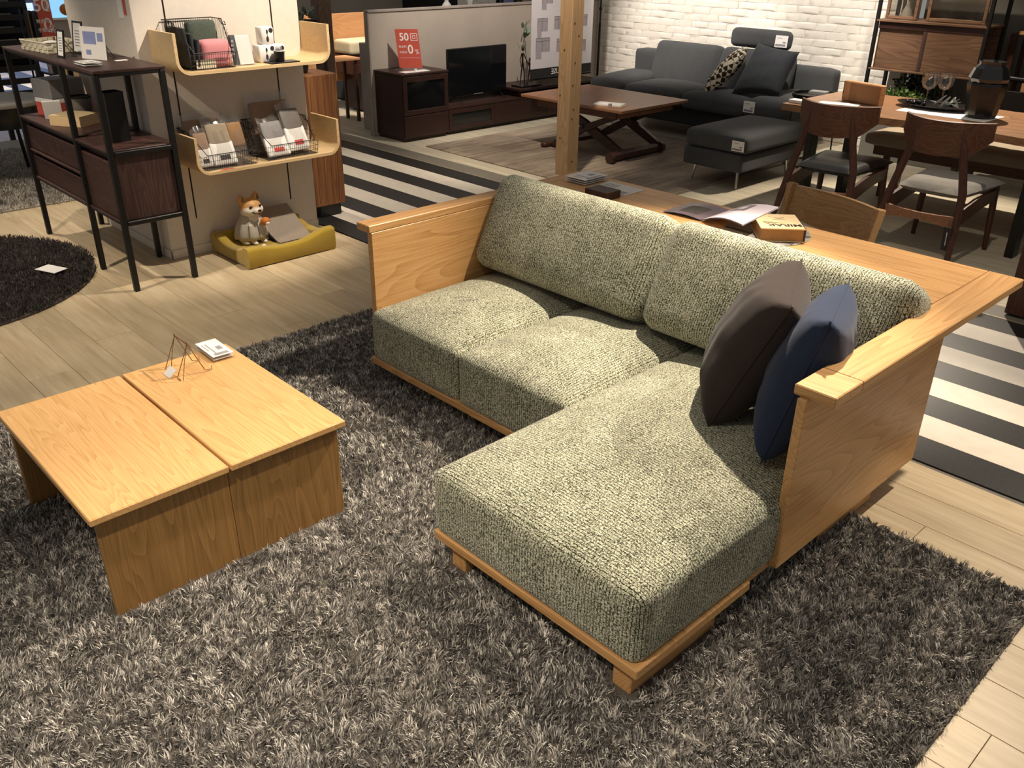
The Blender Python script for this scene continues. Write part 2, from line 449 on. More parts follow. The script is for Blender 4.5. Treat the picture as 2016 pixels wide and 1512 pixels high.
def strands(name, mat, n, inside, bounds, L, wd, pal, parent=None, z0=0.008, tuft=14, spread=0.012, lean=0.8, seed=3):
    r = np.random.default_rng(seed)
    nt = n // tuft
    x0, x1, y0, y1 = bounds
    st = math.sqrt((x1 - x0) * (y1 - y0) / nt)
    ga, gb = np.meshgrid(np.arange(x0 + st / 2, x1, st), np.arange(y0 + st / 2, y1, st))
    tx = ga.ravel() + r.uniform(-.5, .5, ga.size) * st; ty = gb.ravel() + r.uniform(-.5, .5, ga.size) * st
    k = inside(tx, ty); tx, ty = tx[k], ty[k]; nt = len(tx)
    # neighbouring tufts lean together: low frequency direction field
    g = 64; fx = r.normal(size=(g, g)); fy = r.normal(size=(g, g))
    gi = ((tx - x0) / 0.05).astype(int) % g; gj = ((ty - y0) / 0.05).astype(int) % g
    lx = (fx[gi, gj] * 0.45 + r.normal(size=nt) * 0.7) * lean; ly = (fy[gi, gj] * 0.45 + r.normal(size=nt) * 0.7) * lean
    pal = np.array(pal)[:, :3]; tcol = pal[r.integers(0, len(pal), nt)]
    N = nt * tuft; ti = np.repeat(np.arange(nt), tuft)
    px = tx[ti] + r.normal(size=N) * spread; py = ty[ti] + r.normal(size=N) * spread
    ll = L * r.uniform(0.65, 1.15, N)
    dx = lx[ti] + r.normal(size=N) * 0.35; dy = ly[ti] + r.normal(size=N) * 0.35
    root = np.stack([px, py, np.full(N, z0)], 1)
    d1 = np.stack([dx * 0.35, dy * 0.35, np.ones(N)], 1); d1 /= np.linalg.norm(d1, axis=1)[:, None]
    d2 = np.stack([dx, dy, np.full(N, 0.75)], 1); d2 /= np.linalg.norm(d2, axis=1)[:, None]
    mid = root + d1 * (ll * 0.5)[:, None]; tip = mid + d2 * (ll * 0.55)[:, None]
    a = r.uniform(0, PI, N); ww = wd * r.uniform(0.7, 1.3, N) / 2
    sd = np.stack([np.cos(a) * ww, np.sin(a) * ww, np.zeros(N)], 1)
    V = np.stack([root - sd, root + sd, mid + sd, mid - sd, tip], 1).reshape(-1, 3)
    base = np.arange(N) * 5
    loops = np.stack([base, base + 1, base + 2, base + 3, base + 3, base + 2, base + 4], 1).reshape(-1)
    starts = np.stack([np.arange(N) * 7, np.arange(N) * 7 + 4], 1).reshape(-1)
    if parent is not None: V = V - np.array(parent.location)
    me = bpy.data.meshes.new(name)
    me.vertices.add(len(V)); me.vertices.foreach_set('co', V.reshape(-1))
    me.loops.add(len(loops)); me.loops.foreach_set('vertex_index', loops.astype(np.int32))
    me.polygons.add(len(starts)); me.polygons.foreach_set('loop_start', starts.astype(np.int32))
    me.update(calc_edges=True)
    cr = tcol[ti] * r.uniform(0.75, 1.25, N)[:, None]
    other = pal[r.integers(0, len(pal), N)]; mixk = (r.uniform(0, 1, N) < 0.4)[:, None]
    cr = np.where(mixk, other, cr)
    cc = np.concatenate([np.repeat(cr, 5, 0), np.ones((N * 5, 1))], 1)
    at = me.color_attributes.new('Col', 'FLOAT_COLOR', 'POINT'); at.data.foreach_set('color', cc.reshape(-1).astype(np.float32))
    me.materials.append(MATS[mat])
    o = bpy.data.objects.new(name, me); col.objects.link(o); o.parent = parent
    o['kind'] = 'stuff'
    return o

# ------------------------------------------------------------------ material library
wood('oak', '#d6aa75', '#c4955f', '#a17443', 'x', 1.0, 0.4)
wood('oak_y', '#d6aa75', '#c4955f', '#a17443', 'y', 1.0, 0.4)
wood('oak_end', '#bb8f5e', '#a47a4b', '#825d35', 'x', 1.0, 0.5)
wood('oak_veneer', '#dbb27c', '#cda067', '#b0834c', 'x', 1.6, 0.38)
wood('oak_veneer_shade_z', '#ad824e', '#95703f', '#785830', 'z', 1.2, 0.42)  # table sides: top's veneer made darker, their shade put into the colour
wood('oak_brown_x', '#a88660', '#917049', '#735534', 'x', 1.5, 0.45)
wood('walnut_x', '#503730', '#3d2823', '#271916', 'x', 1.3, 0.45)
wood('walnut_y', '#5c3a2e', '#472a22', '#2c1915', 'y', 1.3, 0.45)
wood('walnut_z', '#5c443b', '#43302a', '#291c19', 'z', 1.3, 0.45)
wood('wenge_y', '#40271f', '#341f1a', '#241512', 'y', 1.6, 0.42)
wood('wenge_z', '#40271f', '#341f1a', '#241512', 'z', 1.6, 0.42)
wood('teak_x', '#6e4735', '#583727', '#3c2319', 'x', 1.1, 0.4)
wood('teak_y', '#a87a5c', '#916549', '#6f4a33', 'y', 1.1, 0.4)
wood('teak_z', '#5e3c2d', '#4a2d21', '#321d15', 'z', 1.4, 0.38)
wood('walnut_panel', '#8c6c53', '#71543f', '#4d382a', 'x', 1.2, 0.45)
wood('live_walnut', '#a98160', '#8c6749', '#634530', 'x', 0.8, 0.32)
wood('ply', '#e3c799', '#d9bb8b', '#c9a878', 'y', 1.0, 0.5)
wood('pine_post', '#bfa07a', '#aa8a65', '#8f704e', 'z', 1.0, 0.6)
wood('grey_post', '#8a7260', '#6f5a4a', '#54402f', 'z', 1.0, 0.7)
wood('rustic', '#93683f', '#744a2a', '#4a2b17', 'z', 0.8, 0.55)
wood('orange_wood', '#d9a878', '#cc976a', '#b58054', 'y', 1.0, 0.45)
tweed('tweed_x', 'x'); tweed('tweed_y', 'y')
cloth('charcoal_cloth', '#4a4b4c', 500, var=0.3)
cloth('charcoal_deep', '#35373a', 500, var=0.25)
cloth('brown_linen', '#352d2a', 1100, var=0.18, bump=0.15)
cloth('navy_linen', '#293247', 1100, var=0.16, bump=0.15)
cloth('mustard_velvet', '#a98d2e', 700, var=0.12, bump=0.15, sheen=0.4)
cloth('grey_felt', '#8d8982', 500, var=0.2)
cloth('sand_felt', '#9d907b', 500, var=0.2)
cloth('cream_cloth', '#d8cbab', 300, var=0.1)
cloth('pink_cloth', '#d98f92', 500, var=0.12)
cloth('green_plaid', '#4d554b', 300, var=0.4)
cloth('brown_cloth', '#9a806c', 300, var=0.15)
cloth('tan_leather', '#9c7350', 200, 0.5, 0.08, 0.1)
plain('black_steel', '#171514', 0.45, 0.2)
plain('black_lacquer', '#0d0c0c', 0.35)
plain('black_leather', '#161718', 0.32, 0.0, 0.2, 60, 0.15)
plain('bronze', '#2a1a12', 0.4, 0.5)
plain('copper_wire', '#8a6a4c', 0.35, 0.6)
plain('chrome', '#c8c8c8', 0.15, 1.0)
plain('white_paint', '#ddd3c5', 0.75, var=0.03)
plain('white_card', '#efece6', 0.6, var=0.02)
plain('white_gloss', '#f4f1ec', 0.25, var=0.02)
plain('grey_print', '#8f8d92', 0.6)
plain('blue_print', '#7f8ab8', 0.5)
plain('ink', '#2a2624', 0.7)
plain('red_card', '#c75544', 0.5, var=0.03)
plain('red_ink', '#cf3a2c', 0.6)
plain('concrete', '#9c9188', 0.85, var=0.12, scale=6, bump=0.1)
plain('plaster', '#b5a99c', 0.85, var=0.07, scale=3)
plain('brick_paint', '#efe8dc', 0.7, var=0.04, scale=14, bump=0.6)
plain('mortar_paint', '#dfd6c8', 0.85, var=0.06, scale=30, bump=0.4)
plain('grey_wall', '#77736b', 0.9, var=0.05, scale=3)
plain('dark_wall', '#1b1a1c', 0.8, var=0.1, scale=4)
plain('vinyl_black', '#262422', 0.42, var=0.3, scale=90)
plain('vinyl_white', '#e6dccb', 0.4, var=0.05, scale=12)
plain('grey_vinyl', '#6f695f', 0.5, var=0.1, scale=10)
plain('gold_trim', '#a99c88', 0.4, 0.4)
plain('kraft', '#c9b088', 0.75, var=0.05)
plain('kraft_side', '#8f6a40', 0.7, var=0.08)
plain('purple_print', '#6b5b62', 0.35, var=0.25, scale=8)
plain('pale_print', '#d9cdd6', 0.3, var=0.05, scale=5)
plain('slate', '#8b8580', 0.6, var=0.25, scale=60)
plain('ceramic_dark', '#0e0e0f', 0.2)
plain('smoke_glass', '#121416', 0.08, spec=0.8)
plain('cream_plastic', '#e6dcc0', 0.5)
plain('taupe_pad', '#8e8172', 0.7, var=0.04)
plain('dark_pad', '#4e4740', 0.7, var=0.06)
plain('shiba_tan', '#d3a468', 0.5, var=0.08)
plain('shiba_white', '#e9e0cf', 0.5, var=0.04)
plain('figure_coat', '#b9b1a2', 0.55, var=0.06)
plain('grey_box', '#8a8785', 0.6)
plain('jar_grey', '#6f6962', 0.5)
plain('leaf', '#5d7048', 0.6, var=0.3, scale=10)
plain('leaf_dark', '#2c3a24', 0.6, var=0.3, scale=10)
plain('leaf_grey', '#6d7a6a', 0.6, var=0.2, scale=10)
plain('orange_fruit', '#c9762c', 0.6)
plain('olive_canvas', '#7d7355', 0.8, var=0.25, scale=5)
plain('knot', '#4a2c18', 0.7)
plain('plan_grey', '#a79ea4', 0.8)
plain('stone_grey', '#9a958c', 0.85)
clear('acrylic', (0.985, 0.98, 0.975, 1), 0.02, 0.05, 0.03)
clear('wrapper', (0.95, 0.94, 0.92, 1), 0.05, 0.14, 0.07, (0.6, 0.55, 0.5, 1))
clear('glassware', (0.94, 0.94, 0.93, 1), 0.10, 0.03)
clear('cabinet_glass', (0.72, 0.70, 0.66, 1), 0.08, 0.04)
clear('banner_film', (0.9, 0.87, 0.86, 1), 0.02, 0.4, 0.88, (0.78, 0.74, 0.76, 1))
attr_mat('rug_yarn', 0.7, 0.3, 0.2)
attr_mat('leafage', 0.55, 0.3)
emit('window_light', '#a9bdec', 1.8)
emit('window_sky', '#86c0ee', 1.2)
emit('lamp_white', '#fff0dc', 3.0)
# floor boards: every plank takes its own tone
def plank_mat():
    t = NT('floor_plank')
    v = t.coord((1.2, 14, 14)); n = t.noise(v, 2.2, 4, 0.6, 0.3)
    n2 = t.noise(t.coord((2, 2, 2)), 1.6, 2)
    k = t.ramp(n, [(0.25, C('#b09c7c')), (0.5, C('#c4b08e')), (0.75, C('#d3c2a2'))])
    oi = t.n('ShaderNodeObjectInfo')
    g = t.math('MULTIPLY_ADD', oi.outputs['Random'], 0.20, 0.88)
    g = t.math('MULTIPLY', g, t.math('MULTIPLY_ADD', n2, 0.16, 0.92))
    cc = t.n('ShaderNodeCombineColor'); [t.l(g, cc.inputs[i]) for i in range(3)]
    k = t.mix(1.0, k, cc.outputs[0], 'MULTIPLY')
    return t.done(k, 0.42, 0, 0.4)
plank_mat()
def grey_floor_mat():
    t = NT('grey_floor')
    v = t.coord((1.0, 8, 1), rand=False); n = t.noise(v, 2.0, 4, 0.6, 0.3)
    br = t.n('ShaderNodeTexBrick'); t.l(t.coord((1, 1, 1), rand=False), br.inputs['Vector'])
    br.inputs['Scale'].default_value = 1.0; br.inputs['Brick Width'].default_value = 0.9; br.inputs['Row Height'].default_value = 0.18
    br.inputs['Mortar Size'].default_value = 0.002; br.inputs['Color1'].default_value = (0.95, 0.95, 0.95, 1); br.inputs['Color2'].default_value = (1.08, 1.08, 1.05, 1)
    br.inputs['Mortar'].default_value = (0.7, 0.7, 0.7, 1)
    k = t.ramp(n, [(0.25, C('#a89f8c')), (0.75, C('#cbc1ab'))])
    k = t.mix(1.0, k, br.outputs[0], 'MULTIPLY')
    return t.done(k, 0.45, 0, 0.35)
grey_floor_mat()
def flat_rug_mat():
    t = NT('flat_rug')
    n = t.noise(t.coord((1.2, 1.2, 1), rand=False), 1.4, 3, 0.6, 0.6)
    wv = t.noise(t.coord((600, 30, 1), rand=False), 1.0, 2)
    n3 = t.noise(t.coord((30, 1.5, 1), rand=False), 1.0, 2)
    s = t.math('ADD', t.math('MULTIPLY', n, 0.55), t.math('MULTIPLY', n3, 0.45))
    k = t.ramp(s, [(0.35, C('#6d6155')), (0.5, C('#8d7f70')), (0.65, C('#a99a86'))])
    t.bump(wv, 0.5, 0.004)
    return t.done(k, 0.95, 0, 0.1)
flat_rug_mat()
def geo_mat():
    t = NT('hex_cloth')
    tc = t.n('ShaderNodeTexCoord'); mp = t.n('ShaderNodeMapping'); t.l(tc.outputs['Object'], mp.inputs[0])
    mp.inputs['Rotation'].default_value = (0.3, 0.5, 0.6)
    ck = t.n('ShaderNodeTexChecker'); t.l(mp.outputs[0], ck.inputs[0]); ck.inputs['Scale'].default_value = 26
    ck.inputs[1].default_value = C('#d9cfb8'); ck.inputs[2].default_value = C('#3a2c22')
    return t.done(ck.outputs[0], 0.9, 0, 0.1)
geo_mat()

# ------------------------------------------------------------------ setting: floors
mb = MB(); mb.box(-16, 2.5, -2.5, 2.955, -0.06, -0.007, 0)
floor = structure('floor', mb, 'grey_vinyl')
PW, PL = 0.18, 0.915
mb = MB(); mb.obox((0, 0, 0), (PL / 2 - 0.0008, PW / 2 - 0.0008, 0.0035), None, 0.0008)
pm = mb.build('plank', 'floor_plank'); plank_me = pm.data; bpy.data.objects.remove(pm)
def visible_floor(x, y):
    # parts of the wooden floor the photograph can see or nearly see
    if y > 2.95: return False
    if -2.9 < x < -0.95 and y < 2.0: return False
    if x > 1.4: return False
    return y > (-0.4 if x < -2.9 else 0.7)
row = 0
yy = 2.955 - PW / 2
while yy > -0.6:
    off = (row * 0.37) % 1.0 * PL
    for i in range(-1, 12):
        x = 1.3 - off - i * PL
        if x < -8.2 or not visible_floor(x, yy): continue
        o = bpy.data.objects.new('plank', plank_me); col.objects.link(o); o.parent = floor
        o.location = (x, yy, -0.0035)
    yy -= PW; row += 1
mb = MB(); mb.box(-8.7, -16, -2.5, 2.955, -0.007, 0, 0)
o = mb.build('vinyl_sheet', 'floor_plank', floor); o['kind'] = 'stuff'

mb = MB(); mb.box(-16, 2.5, 2.955, 4.62, -0.06, -0.006, 0)
aisle = structure('floor_aisle', mb, 'grey_vinyl')
for k in range(9):
    y0 = 2.958 + 0.1845 * k; b = 0.011
    mb = MB()
    mb.prism([(-16, y0 - 13 * b), (2.5, y0 + 5.5 * b), (2.5, y0 + 0.1835 + 5.5 * b), (-16, y0 + 0.1835 - 13 * b)], -0.006, 0, 'z')
    mb.build('floor_stripe', 'vinyl_black' if k % 2 == 0 else 'vinyl_white', aisle)
mb = MB(); mb.box(-16, 2.5, 4.60, 16, -0.06, -0.001, 0)
floor2 = structure('floor_showroom', mb, 'grey_floor')
mb = MB(); mb.prism([(-16, 4.47), (2.5, 4.675), (2.5, 4.69), (-16, 4.485)], -0.004, 0.002, 'z')
structure('trim_1', mb, 'gold_trim')
mb = MB(); mb.prism([(-16, 4.487), (2.5, 4.692), (2.5, 4.86), (-16, 4.655)], -0.004, 0.001, 'z')
structure('floor_border', mb, 'grey_vinyl')

# ------------------------------------------------------------------ setting: brick wall
mb = MB(); mb.box(-9.5, -3.50, 8.02, 8.16, 0, 2.9, 0)
brick_wall = structure('wall_brick', mb, 'mortar_paint')
BW, BH = 0.215, 0.0685
meshes = []
for k in range(4):
    r = random.Random(k); mb = MB()
    mb.soft((0, 0, 0), (BW / 2 - 0.0018, 0.010, BH / 2 - 0.0015), 0.005, n=3)
    mb.v = [(x + r.uniform(-.002, .002), y + r.uniform(-.002, .002), z + r.uniform(-.002, .002)) for x, y, z in mb.v]
    t = mb.build('brick', 'brick_paint', None, True, auto=60); meshes.append(t.data); bpy.data.objects.remove(t)
rest = MB(); rr = random.Random(5); nb = 0
for j in range(36):
    z = 0.035 + j * BH
    for i in range(28):
        x = -3.62 - i * BW - (BW / 2 if j % 2 else 0)
        if x < -9.2: continue
        y = 8.0262 + rr.uniform(-0.002, 0.002)
        if -7.35 < x and 0.22 < z < 1.30 and nb < 300:
            o = bpy.data.objects.new('brick', rr.choice(meshes)); col.objects.link(o); o.parent = brick_wall
            o.location = (x + rr.uniform(-.006, .006), y, z); o.rotation_euler = (0, rr.uniform(-.02, .02), rr.uniform(-.012, .012)); nb += 1
        else:
            rest.obox((x, y, z), (BW / 2 - 0.004, 0.012, BH / 2 - 0.0035), None, 0.004)
o = rest.build('brick_courses', 'brick_paint', brick_wall, local=True); o['kind'] = 'stuff'
mb = MB(); mb.box(-3.50, 1.5, 8.25, 8.35, 0, 2.9, 0)
structure('wall_back', mb, 'grey_wall')
mb = MB(); mb.box(-16.2, -16, -3, 16, 0, 2.9, 0)
structure('wall_far', mb, 'plaster')
mb = MB(); mb.box(-16, -9.5, 12, 12.2, 0, 2.9, 0)
structure('wall_dark', mb, 'dark_wall')

# ------------------------------------------------------------------ shag rug
rug = thing('shag_rug', 'thick mottled grey shag rug under the green sofa and the coffee table', 'rug', (-1.9, 1.2, 0))
RX0, RX1, RY0, RY1 = -3.47, -0.36, -0.25, 2.47
mb = MB(); mb.box(RX0, RX1, RY0, RY1, 0.0, 0.008, 0.002)
mb.build('backing', 'dark_pad', rug)
def keep_pile(x, y):
    k = x > -99
    for x0, x1, y0, y1 in ((-1.005, -.945, 1.325, 1.69), (-1.645, -1.585, 1.33, 1.69), (-2.60, -2.54, 1.98, 2.34), (-2.12, -2.098, .5, 1.246), (-2.842, -2.82, .5, 1.246)):
        k &= ~((x > x0 - .018) & (x < x1 + .018) & (y > y0 - .018) & (y < y1 + .018))
    return k
pal = [C('#ada7a0'), C('#d0cac0'), C('#68645f'), C('#868179'), C('#ebe5da'), C('#504d49'), C('#a09b94'), C('#5f5b56')]
strands('pile', 'rug_yarn', 460000, keep_pile, (RX0, RX1, RY0, RY1), 0.022, 0.0030, pal, rug, tuft=12, spread=0.006, lean=0.75)

# ------------------------------------------------------------------ corner sofa with desk
sofa = thing('corner_sofa', 'oak framed chaise sofa with grey-green tweed cushions and a desk behind its back', 'sofa', (-1.9, 2.2, 0))
def P(name, mat, *a, b=0.003, parent=None, **k):
    mb = MB(); mb.box(*a, b); return mb.build(name, mat, parent or sofa, **k)
P('base_board', 'oak', -2.825, -1.70, 1.875, 2.72, 0.088, 0.118)
P('base_board', 'oak', -1.698, -0.917, 1.306, 1.80, 0.088, 0.118)
P('base_board', 'oak', -1.698, -0.935, 1.80, 2.72, 0.088, 0.118)
for x0, x1, y0, y1 in ((-1.005, -0.945, 1.325, 1.69), (-1.645, -1.585, 1.33, 1.69), (-2.60, -2.54, 1.98, 2.34), (-1.005, -0.945, 2.25, 2.6), (-2.60, -2.54, 2.4, 2.7)):
    P('leg', 'oak_y', x0, x1, y0, y1, 0.006, 0.09)
P('side_panel', 'oak_y', -2.855, -2.826, 1.915, 2.80, 0.10, 0.645)
P('side_panel', 'oak_y', -0.936, -0.907, 1.918, 2.80, 0.10, 0.645)
P('armrest', 'oak_y', -2.912, -2.826, 1.905, 3.215, 0.645, 0.675)
P('armrest', 'oak_y', -0.955, -0.838, 2.075, 3.225, 0.645, 0.675)
P('armrest_end', 'oak', -0.955, -0.838, 1.93, 2.0745, 0.645, 0.6755)
ys = [2.765, 2.88, 3.0, 3.11, 3.223]
for i in range(4):
    P('desk_board', 'oak', -2.825, -0.956, ys[i], ys[i + 1] - 0.0006, 0.646, 0.675, b=0.0012)
P('back_rail', 'oak', -2.826, -0.936, 2.735, 2.764, 0.12, 0.62)
for x in (-2.5, -1.38): P('desk_leg', 'oak_y', x, x + 0.03, 2.80, 3.15, 0.002, 0.645)
def cushion(name, mat, c, h, r, top, side=0.0, R=None, n=18):
    mb = MB(); mb.soft(c, h, r, top, side, 0.0, R, n); return mb.build(name, mat, sofa, True, auto=80)
cushion('seat_cushion', 'tweed_x', (-2.5475, 2.28, 0.214), (0.2785, 0.403, 0.112), 0.034, 0.05, 0.004)
cushion('seat_cushion', 'tweed_x', (-1.988, 2.28, 0.214), (0.282, 0.403, 0.112), 0.034, 0.05, 0.004)
cushion('chaise_cushion', 'tweed_y', (-1.321, 1.998, 0.214), (0.394, 0.688, 0.112), 0.036, 0.05, 0.006, n=22)
tilt = math.radians(-27)
for cx in (-2.365, -1.412):
    o = cushion('back_cushion', 'tweed_x', (cx, 2.605, 0.56), (0.464, 0.098, 0.212), 0.06, 0.0, 0.018, rotx(tilt), 20)

# two throw pillows
def throw(name, label, mat, A, B, Cc, D, th, seed, group=None):
    q = np.array((A, B, Cc, D)); c = q.mean(0); c[2] = q[:, 2].min()
    t = thing(name, label, 'pillow', tuple(c), 0, group)
    mb = MB(); mb.pillow(A, B, Cc, D, th, 26, 0.006, seed); mb.build('cover', mat, t, True, auto=100)
    mb = MB(); pts = []
    qa = [np.array(p, float) for p in (A, B, Cc, D)]
    for i in range(4):
        a, b2 = qa[i], qa[(i + 1) % 4]; ctr = sum(qa) / 4
        for k in range(12):
            u = k / 12; p = a * (1 - u) + b2 * u; U = 2 * u - 1
            m = (a + b2) / 2; p = p + (ctr - m) * (0.075 * (1 - U * U)); pts.append(p)
    mb.tube(pts, 0.0022, 5, closed=True); mb.build('seam', mat, t, True)
    return t
throw('throw_pillow', 'dark brown linen throw pillow leaning against the navy one on the chaise', 'brown_linen', (-1.285, 2.50, 0.80), (-1.10, 2.13, 0.79), (-1.26, 2.035, 0.375), (-1.47, 2.41, 0.385), 0.235, 3)
throw('throw_pillow', 'navy blue linen throw pillow leaning on the oak armrest of the chaise', 'navy_linen', (-1.11, 2.48, 0.775), (-0.965, 2.09, 0.80), (-1.035, 1.97, 0.375), (-1.185, 2.36, 0.37), 0.20, 8)

# ------------------------------------------------------------------ coffee table
ct = thing('coffee_table', 'low square oak coffee table with a split top on the grey shag rug', 'table', (-2.47, 0.87, 0))
def Q(t, name, mat, *a, b=0.003):
    mb = MB(); mb.box(*a, b); return mb.build(name, mat, t)
Q(ct, 'top_board', 'oak_veneer', -2.862, -2.077, 0.482, 0.871, 0.328, 0.350)
Q(ct, 'top_board', 'oak_veneer', -2.862, -2.077, 0.879, 1.266, 0.328, 0.350)
Q(ct, 'side_panel', 'oak_veneer_shade_z', -2.120, -2.098, 0.500, 0.874, 0.006, 0.328)
Q(ct, 'side_panel', 'oak_veneer_shade_z', -2.120, -2.098, 0.8748, 1.246, 0.006, 0.328)
Q(ct, 'side_panel', 'oak_veneer_shade_z', -2.842, -2.820, 0.500, 0.874, 0.006, 0.328)
Q(ct, 'side_panel', 'oak_veneer_shade_z', -2.842, -2.820, 0.8748, 1.246, 0.006, 0.328)
for y in (0.54, 1.20): Q(ct, 'apron', 'oak_veneer', -2.82, -2.12, y - 0.01, y + 0.01, 0.225, 0.328)
Q(ct, 'shelf', 'oak_veneer', -2.82, -2.12, 0.55, 1.19, 0.225, 0.24)
# acrylic price block
def acrylic_block(name, label, c, u, w_, d_, layers, h=0.011, group=None, prints=True, cat='card holder'):
    u = unit((u[0], u[1], 0)); ang = math.atan2(u[1], u[0])
    t = thing(name, label, cat, c, ang, group)
    for k in range(layers):
        z = k * (h + 0.0006)
        mb = MB(); mb.box(-w_ / 2, w_ / 2, -d_ / 2, d_ / 2, z, z + h, 0.0015); ob = mb.build('acrylic_block', 'acrylic', t, local=True)
        mb = MB(); mb.box(-w_ / 2 + 0.004, w_ / 2 - 0.004, -d_ / 2 + 0.004, d_ / 2 - 0.004, z + h * 0.62, z + h * 0.72, 0); cd = mb.build('paper_card', 'white_card', t, local=True)
    if prints:
        mb = MB()
        mb.box(-w_ * 0.05, w_ * 0.15, d_ * 0.05, d_ * 0.28, z + h * 0.72, z + h * 0.75, 0)
        mb.box(-w_ * 0.3, w_ * 0.3, -d_ * 0.2, -d_ * 0.14, z + h * 0.72, z + h * 0.75, 0)
        mb.box(-w_ * 0.3, w_ * 0.1, -d_ * 0.34, -d_ * 0.3, z + h * 0.72, z + h * 0.75, 0)
        mb.box(w_ * 0.3, w_ * 0.42, -d_ * 0.3, d_ * 0.3, z + h * 0.72, z + h * 0.75, 0)
        mb.build('print', 'grey_print', cd, local=True)
    return t
acrylic_block('price_card_holder', 'stacked clear acrylic price card holders at the corner of the coffee table', (-2.812, 1.197, 0.3505), (1, -0.03), 0.16, 0.085, 2)
# wire easels with clear plates
es = thing('wire_easel', 'pair of small wire easels with clear acrylic plates on the coffee table', 'easel', (-2.75, 1.05, 0.3505))
for dx in (0.0, 0.095):
    mb = MB()
    ap = np.array((-2.79 + dx, 1.055, 0.47))
    mb.tube([ap + (0, 0, -0.004), (-2.80 + dx, 1.008, 0.353), (-2.775 + dx, 1.008, 0.352)], 0.0016, 6)
    mb.tube([ap, (-2.785 + dx, 1.10, 0.358), (-2.785 + dx, 1.125, 0.353), (-2.785 + dx, 1.125, 0.366)], 0.0016, 6)
    mb.tube([ap + (0.002, 0, 0.004 * 0), (-2.77 + dx, 1.03, 0.42), (-2.765 + dx, 1.012, 0.353)], 0.0013, 6)
    ring = [ap + 0.005 * np.array((math.cos(a), 0, math.sin(a))) for a in np.linspace(0, 2 * PI, 10)[:-1]]
    mb.tube(ring, 0.0014, 5, closed=True)
    mb.build('wire_frame', 'copper_wire', es, True)
mb = MB(); mb.obox((-2.735, 1.088, 0.412), (0.058, 0.0012, 0.058), rotx(math.radians(28)), 0.0005)
mb.build('clear_plate', 'acrylic', es)
mb = MB(); mb.bar((-2.79, 1.055, 0.468), (-2.69, 1.055, 0.468), 0.003, 0.003, 0)
mb.build('cross_wire', 'copper_wire', es)
mb = MB(); mb.obox((-2.745, 1.0, 0.362), (0.026, 0.018, 0.0006), rotx(math.radians(38)) , 0.0002)
solo('small_card', 'small blank white card leaning on the wire easel foot', 'card', mb, 'white_card')

# ------------------------------------------------------------------ things on the desk
Z = 0.6755
acrylic_block('price_card_holder', 'stacked clear acrylic card holders on the far end of the oak desk', (-2.750, 3.10, Z), (1, 0.02), 0.135, 0.17, 3, 0.009)
ap_ = thing('info_sheet', 'flat info sheet in clear acrylic beside the brown block on the oak desk', 'sheet', (-2.56, 3.10, Z))
Q(ap_, 'paper', 'white_card', -2.665, -2.452, 3.025, 3.175, Z, Z + 0.0012, b=0)
Q(ap_, 'cover', 'acrylic', -2.668, -2.449, 3.022, 3.178, Z + 0.0013, Z + 0.003, b=0)
mb = MB()
for i in range(4): mb.box(-2.64 + i * 0.018, -2.628 + i * 0.018, 3.10, 3.15, Z + 0.0012, Z + 0.00125, 0)
mb.box(-2.55, -2.47, 3.035, 3.08, Z + 0.0012, Z + 0.00125, 0)
mb.build('print', 'grey_print', ap_)
mb = MB(); mb.box(-2.576, -2.445, 2.898, 2.992, Z, Z + 0.034, 0.002)
solo('wooden_block', 'small dark brown wooden block on the desk behind the back cushion', 'block', mb, 'walnut_x')
# round mat
mt = thing('round_placemat', 'round grey woven placemat under the kraft book on the desk', 'placemat', (-1.72, 3.02, Z))
mb = MB(); mb.lathe([(0.0, 0), (0.165, 0), (0.167, 0.002), (0.165, 0.004), (0.0, 0.004)], (-1.72, 3.02, Z), 40, cap=False); mb.build('disc', 'slate', mt, True)
for k in range(5):
    y = -0.12 + k * 0.06; hw = math.sqrt(max(0.0, 0.163 ** 2 - y * y))
    Q(mt, 'stripe', 'dark_pad' if k % 2 else 'stone_grey', -1.72 - hw, -1.72 + hw, 3.02 + y - 0.012, 3.02 + y + 0.012, Z + 0.004, Z + 0.0048, b=0)
# kraft book box
ang = math.atan2(0.111, 0.123)
bk = thing('kraft_book', 'thick kraft book with printed black title on the round placemat', 'book', (-1.675, 3.02, Z + 0.005), ang)
mb = MB(); mb.box(-0.085, 0.083, -0.098, 0.098, 0.0, 0.004, 0.001); mb.build('back_cover', 'kraft', bk, local=True)
mb = MB(); mb.box(-0.080, 0.078, -0.094, 0.094, 0.004, 0.048, 0.001); mb.build('page_block', 'kraft_side', bk, local=True)
mb = MB(); mb.box(-0.085, 0.083, -0.098, 0.098, 0.048, 0.053, 0.001); fc = mb.build('front_cover', 'kraft', bk, local=True)
mb = MB(); mb.box(0.079, 0.085, -0.097, 0.097, 0.0, 0.053, 0.001); mb.build('spine', 'ink', bk, local=True)
t = text_mb('MIRAK', 0.044, (0.012, -0.052, 0.0531), (-1, 0, 0), (0, -1, 0), bold=0.001); t.build('title', 'ink', fc, local=True)
t = text_mb('1700', 0.02, (-0.045, -0.012, 0.0531), (-1, 0, 0), (0, -1, 0)); t.build('number', 'ink', fc, local=True)
mb = MB()
for k in range(3): mb.box(-0.06, 0.03 - k * 0.02, -0.028 + k * 0.004, -0.0265 + k * 0.004, 0.053, 0.0533, 0)
for a, b2 in (((-0.02, 0.02), (0.03, 0.05)), ((0.03, 0.05), (-0.01, 0.055)), ((-0.02, 0.02), (0.02, 0.02)), ((0.02, 0.02), (0.035, 0.03)), ((-0.03, 0.06), (0.02, 0.025))):
    mb.bar((*a, 0.0532), (*b2, 0.0532), 0.0016, 0.0004, 0)
mb.build('drawing', 'ink', fc, local=True)
